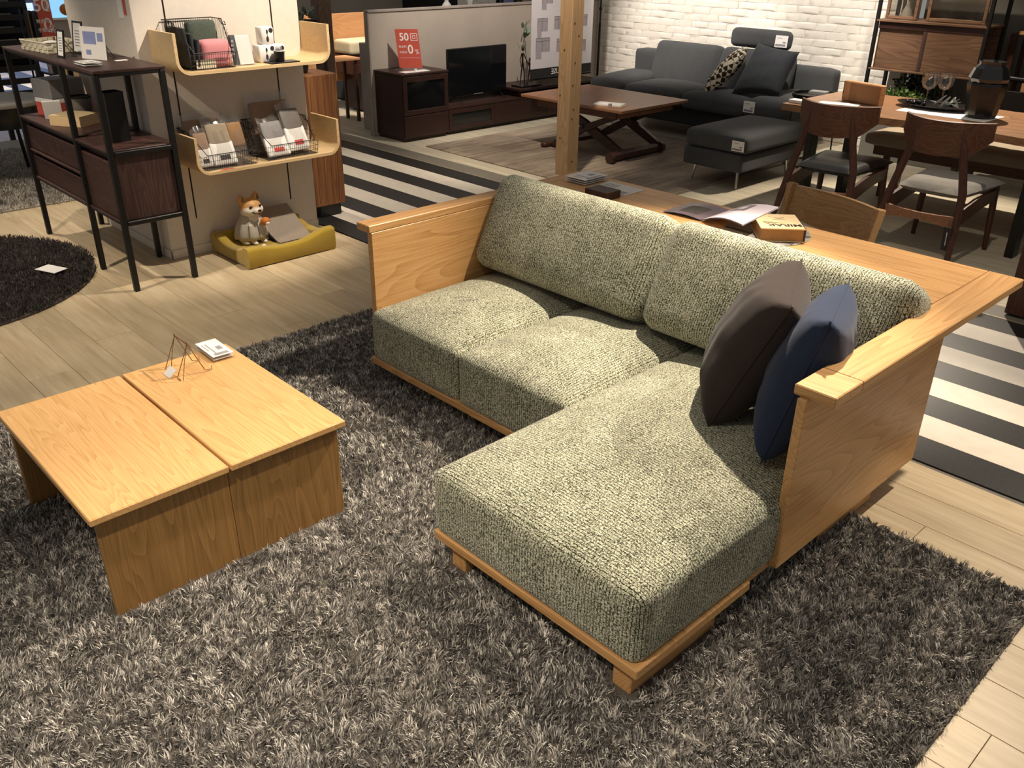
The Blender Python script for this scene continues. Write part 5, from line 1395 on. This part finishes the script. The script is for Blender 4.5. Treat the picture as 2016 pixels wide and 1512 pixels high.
bush('leafy_plant', 'dark dense potted plant under the walnut shelf', (-3.22, 7.86, .331), (.26, .09, .14), 1000, [C('#22301f'), C('#2f4028'), C('#1a2418')], 5)
bush('leafy_plant', 'bright small leaved potted plant in front of the dark one under the shelf', (-3.32, 7.70, .331), (.22, .07, .075), 700, [C('#7d9450'), C('#5f7a3c'), C('#94a868')], 6)
mb = MB(); mb.box(-3.57, -2.74, 7.63, 7.93, 0, .33, .004); solo('low_plinth', 'low grey plinth carrying the plants under the walnut shelf', 'plinth', mb, 'grey_wall')

# ------------------------------------------------------------------ dining group
dt = thing('dining_table', 'long walnut dining table with a natural edge on black steel legs', 'table', (-2.1, 6.15, 0))
mb = MB(); near = []; far = []
for k in range(15):
    x = -3.25 + k * .172
    near.append((x, 5.66 + .018 * math.sin(1.7 * k) + .01 * math.sin(4.1 * k))); far.append((x, 6.58 + .014 * math.sin(2.3 * k + 1)))
cut = 6.12
mb.prism(near + [(near[-1][0], cut - .0006), (near[0][0], cut - .0006)], .655, .70, 'z'); mb.build('slab', 'live_walnut', dt)
mb = MB(); mb.prism([(near[0][0], cut + .0006), (near[-1][0], cut + .0006)] + far[::-1], .655, .70, 'z'); mb.build('slab', 'live_walnut', dt)
for x in (-3.02, -1.60):
    for y in (5.72, 6.29): Q(dt, 'leg', 'black_steel', x - .025, x + .025, y - .045, y + .045, 0, .654)
    Q(dt, 'leg_bar', 'black_steel', x - .025, x + .025, 5.766, 6.244, .62, .654)
def dining_chair(label, loc, rz, seatm):
    t = thing('dining_chair', label, 'chair', (*loc, 0), rz, 'dark teak dining chairs with curved backrests')
    L = dict(local=True)
    for s in (-1, 1):
        mb = MB(); mb.tube([(s * .225, .235, 0), (s * .215, .225, .25), (s * .205, .215, .40)], [.014, .020, .021], 10); mb.build('leg', 'teak_z', t, True, **L)
        mb = MB(); mb.tube([(s * .245, -.41, 0), (s * .222, -.335, .25), (s * .20, -.285, .43), (s * .155, -.275, .62), (s * .125, -.285, .775)], [.015, .021, .023, .022, .013], 10); mb.build('leg', 'teak_z', t, True, **L)
        mb = MB(); mb.prism([(-.32, .30), (-.29, .345), (-.1, .375), (.2, .38), (.235, .38), (.235, .32), (.0, .30), (-.2, .265), (-.33, .25)], s * .213 - .011, s * .213 + .011, 'x'); mb.build('side_rail', 'teak_z', t, **L)
    mb = MB(); mb.bar((-.205, .22, .36), (.205, .22, .36), .02, .05, .003); mb.build('front_rail', 'teak_x', t, **L)
    mb = MB(); pts = [(-.215, .235), (-.215, .31), (-.1, .30), (0, .296), (.1, .30), (.215, .31), (.215, .235), (.1, .25), (0, .256), (-.1, .25)]
    mb.prism(pts, -.335, -.313, 'y'); mb.build('back_stretcher', 'teak_y', t, **L)
    mb = MB(); n = 20; vs = []
    for i in range(n + 1):
        u = -1 + 2 * i / n; x = .25 * u; y = -.325 + .15 * u * u
        zt = .815 + .012 * (1 - u * u) * 0; zb = .655 - .03 * (1 - u * u) + .06 * max(0, abs(u) - .72) / .28
        tn = .011
        vs += [(x, y - tn, zb), (x, y - tn, zt), (x, y + tn, zt + .002), (x, y + tn, zb)]
    fs = []
    for i in range(n):
        a = i * 4; b2 = a + 4
        for j in range(4): fs.append((a + j, a + (j + 1) % 4, b2 + (j + 1) % 4, b2 + j))
    fs += [(0, 1, 2, 3), (n * 4 + 3, n * 4 + 2, n * 4 + 1, n * 4)]
    mb.add(vs, fs); mb.build('backrest', 'teak_x', t, True, auto=40, **L)
    mb = MB(); m = 16; h = .04
    def fn(u, v, top):
        U = 2 * u - 1; V = 2 * v - 1
        w_ = .245 - .055 * (1 - v); x = U * w_; y = -.235 + .51 * v - .02 * U * U * (1 - v)
        e = (1 - abs(U) ** 5) * (1 - abs(V) ** 5)
        return (x * (1 - .02 * (1 - e)), y, .405 + top * (h * e ** .5) + .006 * abs(U) ** 2)
    mb.grid(lambda u, v: fn(u, v, 1), m, m); mb.grid(lambda u, v: fn(u, v, -1), m, m); mb.build('seat', seatm, t, True, auto=80, **L)
    return t
d1 = dining_chair('dark teak dining chair with a black leather seat and a white tag', (-2.67, 5.50), .07, 'black_leather')
d2 = dining_chair('dark teak dining chair with a grey wool seat and a dark tag', (-1.985, 5.50), 0, 'grey_felt')
def swing(t, c, m_, pm_, txt):
    mb = MB(); mb.obox(c, (.022, .001, .07), rotx(.12), 0); k = mb.build('swing_tag', m_, t, local=True)
    mb = MB(); mb.tube([np.array(c) + (0, 0, .07), np.array(c) + (-.005, .01, .11)], .0012, 5); mb.build('string', 'ink', t, local=True)
    if txt: text_mb(txt, .04, np.array(c) + (0, -.0035, .018), (0, 0, 1), (-1, 0, 0)).build('print', pm_, k, local=True)
    else:
        mb = MB(); mb.obox(np.array(c) + (0, -.003, .0), (.002, .0006, .04), rotx(.12), 0); mb.build('print', pm_, k, local=True)
swing(d1, (.19, -.365, .20), 'white_card', 'ink', 'A')
swing(d2, (.20, -.372, .19), 'ink', 'white_card', None)
# bench on the far side
bch = thing('upholstered_bench', 'long bench with a thick grey felt cushion on the far side of the dining table', 'bench', (-2.2, 6.58, 0))
SC(bch, 'cushion', 'sand_felt', (-2.0, 6.60, .41), (.97, .20, .045), .035, .015)
Q(bch, 'seat_frame', 'teak_x', -2.90, -1.1, 6.44, 6.76, .30, .365)
for x in (-2.80, -1.2):
    for y in (6.47, 6.73): Q(bch, 'leg', 'teak_z', x - .02, x + .02, y - .02, y + .02, 0, .30)
# wooden display box on the table
bc = thing('wooden_display_box', 'light wood box with a brown front panel standing on the dining table', 'box', (-2.885, 6.09, .7005), -0.2)
L = dict(local=True)
mb = MB(); mb.box(-.155, .155, -.025, .025, 0, .135, .006); mb.build('box_body', 'orange_wood', bc, **L)
mb = MB(); mb.box(-.10, .150, -.029, -.0255, .008, .125, .002); mb.build('front_panel', 'tan_leather', bc, **L)
mb = MB(); mb.box(-.158, -.1555, -.023, .023, .004, .13, .001); mb.build('side_panel', 'teak_z', bc, **L)
# oak chair at the desk
oc = thing('oak_chair', 'oak dining chair with a curved plank backrest pushed up to the sofa desk', 'chair', (-1.74, 3.47, 0), -.255)
L = dict(local=True)
for s in (-1, 1):
    mb = MB(); mb.tube([(s * .235, .10, 0), (s * .225, .03, .25), (s * .225, .01, .42)], [.014, .018, .018], 10); mb.build('leg', 'oak_brown_x', oc, True, **L)
    mb = MB(); mb.bar((s * .235, .0, .43), (s * .24, .075, .735), .026, .055, .012, up=(0, 1, 0)); mb.build('back_post', 'oak_brown_x', oc, **L)
    mb = MB(); mb.tube([(s * .225, -.40, 0), (s * .215, -.38, .40)], [.013, .018], 10); mb.build('leg', 'oak_brown_x', oc, True, **L)
mb = MB(); n = 16; vs = []
for i in range(n + 1):
    u = -1 + 2 * i / n; x = .225 * u; y = .085 - .05 * u * u * 0 + .035 * (1 - u * u)
    zt = .725; zb = .60 - .035 * (1 - u * u); tn = .009
    vs += [(x, y - tn - .03, zb), (x, y - tn, zt), (x, y + tn, zt), (x, y + tn - .03, zb)]
fs = [(i * 4 + j, i * 4 + (j + 1) % 4, i * 4 + 4 + (j + 1) % 4, i * 4 + 4 + j) for i in range(n) for j in range(4)] + [(0, 1, 2, 3), (n * 4 + 3, n * 4 + 2, n * 4 + 1, n * 4)]
mb.add(vs, fs); mb.build('backrest', 'oak_brown_x', oc, True, auto=40, **L)
mb = MB(); mb.soft((0, -.19, .43), (.22, .21, .022), .015, .006, n=8); mb.build('seat', 'sand_felt', oc, True, **L)
# tableware
mb = MB(); mb.prism([(-2.60, 5.99), (-2.03, 6.0), (-2.02, 6.30), (-2.60, 6.27)], .7005, .702, 'z'); solo('paper_placemat', 'white paper placemat on the walnut dining table', 'placemat', mb, 'white_card')
pl_ = thing('black_dish', 'wide black dish with leaves on the white placemat', 'dish', (-2.42, 6.26, .7025))
mb = MB(); mb.lathe([(0, 0), (.12, 0), (.25, .022), (.255, .028), (.12, .008), (0, .006)], (-2.46, 6.27, .7025), 40, cap=False, sy=.6); mb.build('dish_plate', 'ceramic_dark', pl_, True)
rs = random.Random(8)
for k in range(12):
    a = rs.uniform(-.3, 1.8); c = np.array((-2.38 + rs.uniform(-.05, .05), 6.25 + rs.uniform(-.05, .05), .735 + rs.uniform(0, .03)))
    mb = MB(); mb.sphere(c, (.055, .012, .003), 10, 6, rotz(a * 2) @ roty(rs.uniform(-.7, .3))); mb.build('leaf', 'dark_wall' if k % 3 else 'leaf_dark', pl_, True)
for k in range(9):
    mb = MB(); mb.sphere((-2.58 + rs.uniform(-.07, .07), 6.28 + rs.uniform(-.05, .05), .722), .014, 8, 6); mb.build('pebble', 'ceramic_dark', pl_, True)
vz2 = thing('dark_vase', 'tall black glossy faceted glass jar with a crumpled top on the placemat', 'vase', (-2.12, 6.19, .7025))
mb = MB(); mb.lathe([(0, 0), (.085, 0), (.096, .02), (.106, .10), (.122, .20), (.118, .215), (0, .215)], (-2.12, 6.16, .7025), 12, cap=False); mb.build('jar', 'ceramic_dark', vz2)
mb = MB(); mb.lathe([(.112, .2155), (.122, .24), (.100, .30), (.075, .325), (.08, .34), (0, .34)], (-2.12, 6.16, .7025), 11, cap=False); mb.build('top', 'smoke_glass', vz2)
for k, (x, y) in enumerate(((-2.60, 6.45), (-2.52, 6.52))):
    g = thing('wine_glass', ('clear stemmed glass, the left of the pair on the dining table', 'clear stemmed glass, the right of the pair on the dining table')[k], 'glass', (x, y, .701), 0, 'stemmed glasses on the dining table')
    mb = MB(); mb.lathe([(.004, .085), (.036, .10), (.052, .135), (.056, .195), (.0545, .195), (.0505, .136), (.034, .103), (.0, .09)], (x, y, .701), 24, cap=False); mb.build('bowl', 'glassware', g, True)
    mb = MB(); mb.lathe([(0, 0), (.036, 0), (.034, .003), (.006, .008), (.0045, .04), (.006, .085), (0, .086)], (x, y, .701), 20, cap=False); mb.build('stem', 'glassware', g, True)
mb = MB(); mb.box(-3.24, -3.12, 5.72, 5.79, .7005, .722, .002); solo('card_box', 'white card stack on the left tip of the dining table', 'card holder', mb, 'white_card')
mb = MB(); mb.prism([(-3.10, 5.85), (-2.84, 5.93), (-2.86, 6.03), (-3.11, 5.95)], .7005, .702, 'z'); solo('price_sheet', 'pale price sheet behind the black seated chair on the dining table', 'sheet', mb, 'white_card')
# black round side table beside the sofa
st = thing('wire_side_table', 'small round black side table with thin wire legs beside the charcoal sofa', 'table', (-3.72, 7.0, 0))
CX, CY = -3.72, 7.0
mb = MB(); mb.lathe([(0, .55), (.19, .55), (.195, .58), (.185, .58), (.18, .558), (0, .558)], (CX, CY, 0), 32, cap=False); mb.build('tray_top', 'black_steel', st, True)
for k in range(4):
    a = .4 + k * PI / 2; mb = MB(); mb.tube([(CX + .17 * math.cos(a), CY + .17 * math.sin(a), .55), (CX + .19 * math.cos(a), CY + .19 * math.sin(a), .008)], .006, 6); mb.build('leg', 'black_steel', st)
mb = MB(); mb.tube([(CX + .19 * math.cos(a), CY + .19 * math.sin(a), .008) for a in np.linspace(0, 2 * PI, 24)[:-1]], .006, 6, closed=True); mb.build('base_ring', 'black_steel', st, True)
mb = MB(); mb.obox((-3.69, 6.98, .582 + .01), (.07, .05, .010), rotz(.2), .001); solo('card_box', 'white card stack on the black round side table', 'card holder', mb, 'white_card')
# brown panel cut by the right edge
sp_ = thing('brown_cabinet', 'dark brown wooden cabinet side cut by the right edge', 'cabinet', (-0.95, 4.9, 0))
Q(sp_, 'body', 'teak_z', -1.27, -.6, 4.70, 5.1, .012, .72)
Q(sp_, 'plinth', 'black_lacquer', -1.25, -.62, 4.72, 5.08, 0, .012, b=0)
Q(sp_, 'top', 'teak_x', -1.275, -.595, 4.695, 5.105, .721, .74)

# ------------------------------------------------------------------ right background
sb = thing('spindle_bench', 'black bench with a curved spindle back behind the dining table', 'bench', (-2.3, 7.6, 0))
mb = MB(); mb.tube([(-2.62, 7.62, .80), (-2.5, 7.62, .775), (-2.2, 7.62, .77), (-1.6, 7.62, .77)], .022, 10); mb.build('top_rail', 'black_lacquer', sb, True)
for k in range(12):
    x = -2.56 + k * .08; mb = MB(); mb.tube([(x, 7.60, .44), (x, 7.62, .775)], .007, 6); mb.build('spindle', 'black_lacquer', sb)
Q(sb, 'back_board', 'black_lacquer', -2.62, -1.6, 7.50, 7.53, .40, .70)
Q(sb, 'seat', 'black_lacquer', -2.64, -1.6, 7.18, 7.60, .40, .44)
for x in (-2.58, -1.66):
    for y in (7.22, 7.58): Q(sb, 'leg', 'black_lacquer', x - .02, x + .02, y - .02, y + .02, 0, .40)
wd = thing('wooden_desk_shelf', 'reddish wooden shelf unit with a black post at the top right', 'shelf', (-2.6, 8.0, 0))
Q(wd, 'shelf_board', 'orange_wood', -2.60, -1.8, 7.95, 8.2, 1.06, 1.085)
Q(wd, 'side_board', 'teak_z', -2.69, -2.60, 8.05, 8.2, .55, 1.06)
Q(wd, 'post', 'black_lacquer', -2.60, -2.56, 7.95, 8.0, 0, 1.06)
Q(wd, 'side_board', 'orange_wood', -2.5, -1.8, 8.0, 8.2, .40, .78)
mb = MB(); mb.box(-2.55, -1.8, 8.21, 8.245, .80, 1.05, .003); solo('canvas_print', 'olive green abstract canvas under the reddish shelf', 'picture', mb, 'olive_canvas')
mb = MB(); mb.box(-2.62, -1.7, 8.15, 8.2, 1.09, 2.2, .003); solo('black_noticeboard', 'large black board above the reddish shelf', 'noticeboard', mb, 'dark_wall')

# ------------------------------------------------------------------ far left background
wn = MB(); wn.box(-15.98, -15.95, 3.6, 6.2, .3, 2.4, 0)
win = structure('window_1', wn, 'window_light')
for y in (3.6, 4.0, 4.4, 4.8, 5.3, 5.8): 
    mb = MB(); mb.box(-15.95, -15.9, y - .03, y + .03, .3, 2.4, 0); mb.build('mullion', 'blue_print', win)
mb = MB(); mb.box(-15.95, -15.9, 3.6, 6.2, .72, .78, 0); mb.build('mullion', 'blue_print', win)
bl_ = thing('slatted_rack', 'tall black slatted rack at the top left corner', 'rack', (-9.0, 2.4, 0))
for y in (2.28, 2.62):
    mb = MB(); mb.box(-9.05, -9.0, y - .02, y + .02, 0, 1.6, .003); mb.build('upright', 'black_lacquer', bl_)
mb = MB(); mb.box(-9.16, -9.13, 1.8, 2.64, .62, 1.6, .003); mb.build('back_panel', 'dark_wall', bl_)  # added dark sheet, keeps the bright window from showing between the slats
for k in range(9):
    z = .38 + k * .105
    mb = MB(); mb.box(-9.10, -8.98, 1.8, 2.60, z, z + .05, .003); mb.build('slat', 'black_lacquer', bl_)
    if 3 < k:
        mb = MB(); mb.box(-9.06, -9.0, 1.9, 2.50, z + .051, z + .056, 0); mb.build('paper_strip', 'stone_grey', bl_)
bg = thing('black_bag_stand', 'black hanging bags on a thin rack beside the red banner', 'bags', (-8.2, 2.42, 0))
for k in range(2):
    mb = MB(); mb.soft((-8.2 + .05 * k, 2.40 + .045 * k, .98), (.03, .035, .16), .02, n=6); mb.build('bag', 'black_leather', bg, True)
mb = MB(); mb.box(-8.168, -8.165, 2.385, 2.395, .83, 1.13, 0); mb.build('zip', 'kraft_side', bg)
mb = MB(); mb.tube([(-8.2, 2.34, 0.0), (-8.2, 2.34, 1.15), (-8.2, 2.52, 1.16), (-8.2, 2.52, 0.0)], .008, 6); mb.build('rack', 'black_steel', bg, True)
rb_, _sh = red_sign('tall red floor banner reading 50 and 0% at the top left', (-7.62, 2.30, .86), (.0, 1, 0), (0, 0, 1), .10, .44)
mb = MB(); mb.box(-7.66, -7.622, 2.33, 2.37, .002, .87, 0); mb.build('stand_pole', 'black_steel', rb_)
mb = MB(); mb.box(-7.72, -7.56, 2.28, 2.42, 0, .006, 0); mb.build('stand_foot', 'black_steel', rb_)
ps = thing('blue_poster', 'bright blue backlit poster with an orange shape beside the white column', 'poster', (-8.95, 2.9, .6))
Q(ps, 'lightbox', 'window_sky', -9.0, -8.95, 2.80, 3.3, 1.02, 1.6, b=0)
mb = MB(); mb.sphere((-8.93, 2.94, 1.085), (.02, .055, .05), 12, 8); mb.build('orange_shape', 'orange_fruit', ps, True)
Q(ps, 'sill', 'white_gloss', -9.02, -8.92, 2.78, 3.3, 1.0, 1.02)
Q(ps, 'stand', 'plaster', -9.0, -8.95, 2.70, 3.3, 0, 1.0)
mb = MB(); mb.tube([(-8.6, 2.52, 0), (-8.6, 2.52, .62), (-8.3, 2.55, .62), (-8.3, 2.55, 0)], .02, 8)
solo('steel_rail', 'thin black steel rail behind the walnut cabinet', 'rail', mb, 'black_steel')
bw = thing('orange_chair', 'light wooden curved chair back seen through the walnut cabinet frame', 'chair', (-6.7, 2.1, 0))
mb = MB(); mb.prism([(2.08, .45), (2.20, .45), (2.21, .7), (2.20, .86), (2.17, .90), (2.10, .90), (2.085, .7)], -6.72, -6.69, 'x'); mb.build('back', 'ply', bw)
Q(bw, 'seat', 'ply', -7.05, -6.70, 2.0, 2.3, .42, .45)
for x in (-7.02, -6.73):
    for y in (2.03, 2.27): Q(bw, 'leg', 'black_steel', x - .012, x + .012, y - .012, y + .012, 0, .42)

# ------------------------------------------------------------------ centre background, behind the half wall
gp = thing('grey_post', 'weathered wooden post behind the upper plywood shelf', 'post', (-7.3, 4.57, 0))
Q(gp, 'shaft', 'grey_post', -7.36, -7.24, 4.505, 4.64, 0, 2.85, b=.004)
mb = MB(); mb.sphere((-7.24, 4.53, .98), (.002, .006, .009), 8, 6); mb.build('knot', 'knot', gp)
ob = thing('orange_wood_bed', 'orange lit wooden headboard with a cream mattress behind the half wall', 'bed', (-8.6, 5.9, 0))
Q(ob, 'headboard', 'orange_wood', -8.52, -8.48, 5.1, 6.4, .30, .97)
Q(ob, 'base', 'wenge_y', -8.47, -7.65, 5.55, 6.4, .02, .40)
SC(ob, 'mattress', 'cream_cloth', (-8.30, 5.93, .66), (.16, .52, .07), .03)
Q(ob, 'mattress_base', 'walnut_y', -8.45, -8.15, 5.42, 6.4, .40, .585)
ws = thing('wooden_side_table', 'small wooden side table in front of the cream mattress', 'table', (-8.2, 5.2, 0))
Q(ws, 'top', 'orange_wood', -8.05, -7.75, 4.9, 5.28, .595, .615)
for x in (-8.0, -7.8):
    for y in (4.95, 5.23): Q(ws, 'leg', 'teak_z', x - .015, x + .015, y - .015, y + .015, 0, .594)
dc = thing('dark_low_sofa', 'dark grey low sofa with a tan seat behind the concrete stub', 'sofa', (-9.4, 6.6, 0))
SC(dc, 'seat', 'sand_felt', (-9.4, 6.9, .40), (.5, 1.1, .08), .04)
Q(dc, 'base', 'charcoal_deep', -9.9, -8.92, 5.8, 8.0, .02, .32)
rb2, _sh2 = red_sign('small red sign reading 0% on the orange wooden headboard', (-8.50, 5.22, .975), (0, 1, 0), (-.1, 0, 1), .12, .28)
def pot_plant(label, c, s):
    t = thing('potted_herb', label, 'plant', c, 0, 'potted plants behind the upper shelf')
    mb = MB(); mb.lathe([(0, 0), (.05 * s, 0), (.065 * s, .10 * s), (.058 * s, .10 * s), (.045 * s, .01), (0, .01)], c, 20, cap=False); mb.build('pot', 'ceramic_dark' if s > 1 else 'white_gloss', t, True)
    rs = random.Random(int(c[1] * 100))
    for k in range(14):
        a = rs.uniform(0, 6.28); R = rotz(a) @ roty(rs.uniform(-1.2, 0))
        mb = MB(); mb.sphere(np.array(c) + np.array((.035 * s * math.cos(a), .035 * s * math.sin(a), .11 * s + rs.uniform(0, .07) * s)), (.035 * s, .02 * s, .004), 8, 6, R); mb.build('leaf', 'leaf_grey', t, True)
pst = thing('plant_stand', 'dark plant stand behind the white column', 'stand', (-7.2, 4.2, 0))
Q(pst, 'top', 'wenge_y', -7.45, -7.05, 4.05, 4.46, .90, .93)
for x in (-7.42, -7.08):
    for y in (4.08, 4.43): Q(pst, 'leg', 'wenge_z', x - .015, x + .015, y - .015, y + .015, 0, .90)
pot_plant('silvery plant in a small white pot, left of the pair on the stand', (-7.2, 4.28, .931), .95)
pot_plant('silvery plant in a dark pot, right of the pair on the stand', (-7.22, 4.39, .931), 1.1)
# ornaments showing above the half wall
sd = thing('dark_sideboard', 'dark sideboard behind the half wall carrying ornaments', 'sideboard', (-8.2, 7.3, 0))
Q(sd, 'body', 'dark_wall', -8.6, -7.9, 6.45, 7.95, .0, .90)
for lab, y, m_, prof in (('cluster of white glass vessels above the half wall', 6.68, 'white_gloss', [(0, 0), (.05, 0), (.07, .06), (.05, .13), (.02, .17), (.03, .22), (0, .22)]), ('white angular ornament above the half wall', 7.02, 'white_card', [(0, 0), (.06, 0), (.03, .09), (.05, .17), (0, .2)]), ('tall blue vase above the half wall', 7.62, 'blue_print', [(0, 0), (.06, 0), (.065, .10), (.05, .26), (0, .26)]), ('slim light wood lamp stem above the half wall', 7.85, 'ply', [(0, 0), (.02, 0), (.02, .3), (0, .3)])):
    mb = MB(); mb.lathe(prof, (-8.1, y, .901), 14 if m_ != 'white_card' else 5, cap=False); solo('ornament', lab, 'ornament', mb, m_, smooth=m_ != 'white_card')
bush('dried_grass', 'dark dried grass bouquet above the right end of the half wall', (-8.25, 7.75, .901), (.25, .10, .12), 300, [C('#5a5236'), C('#3d3824')], 12, .07)
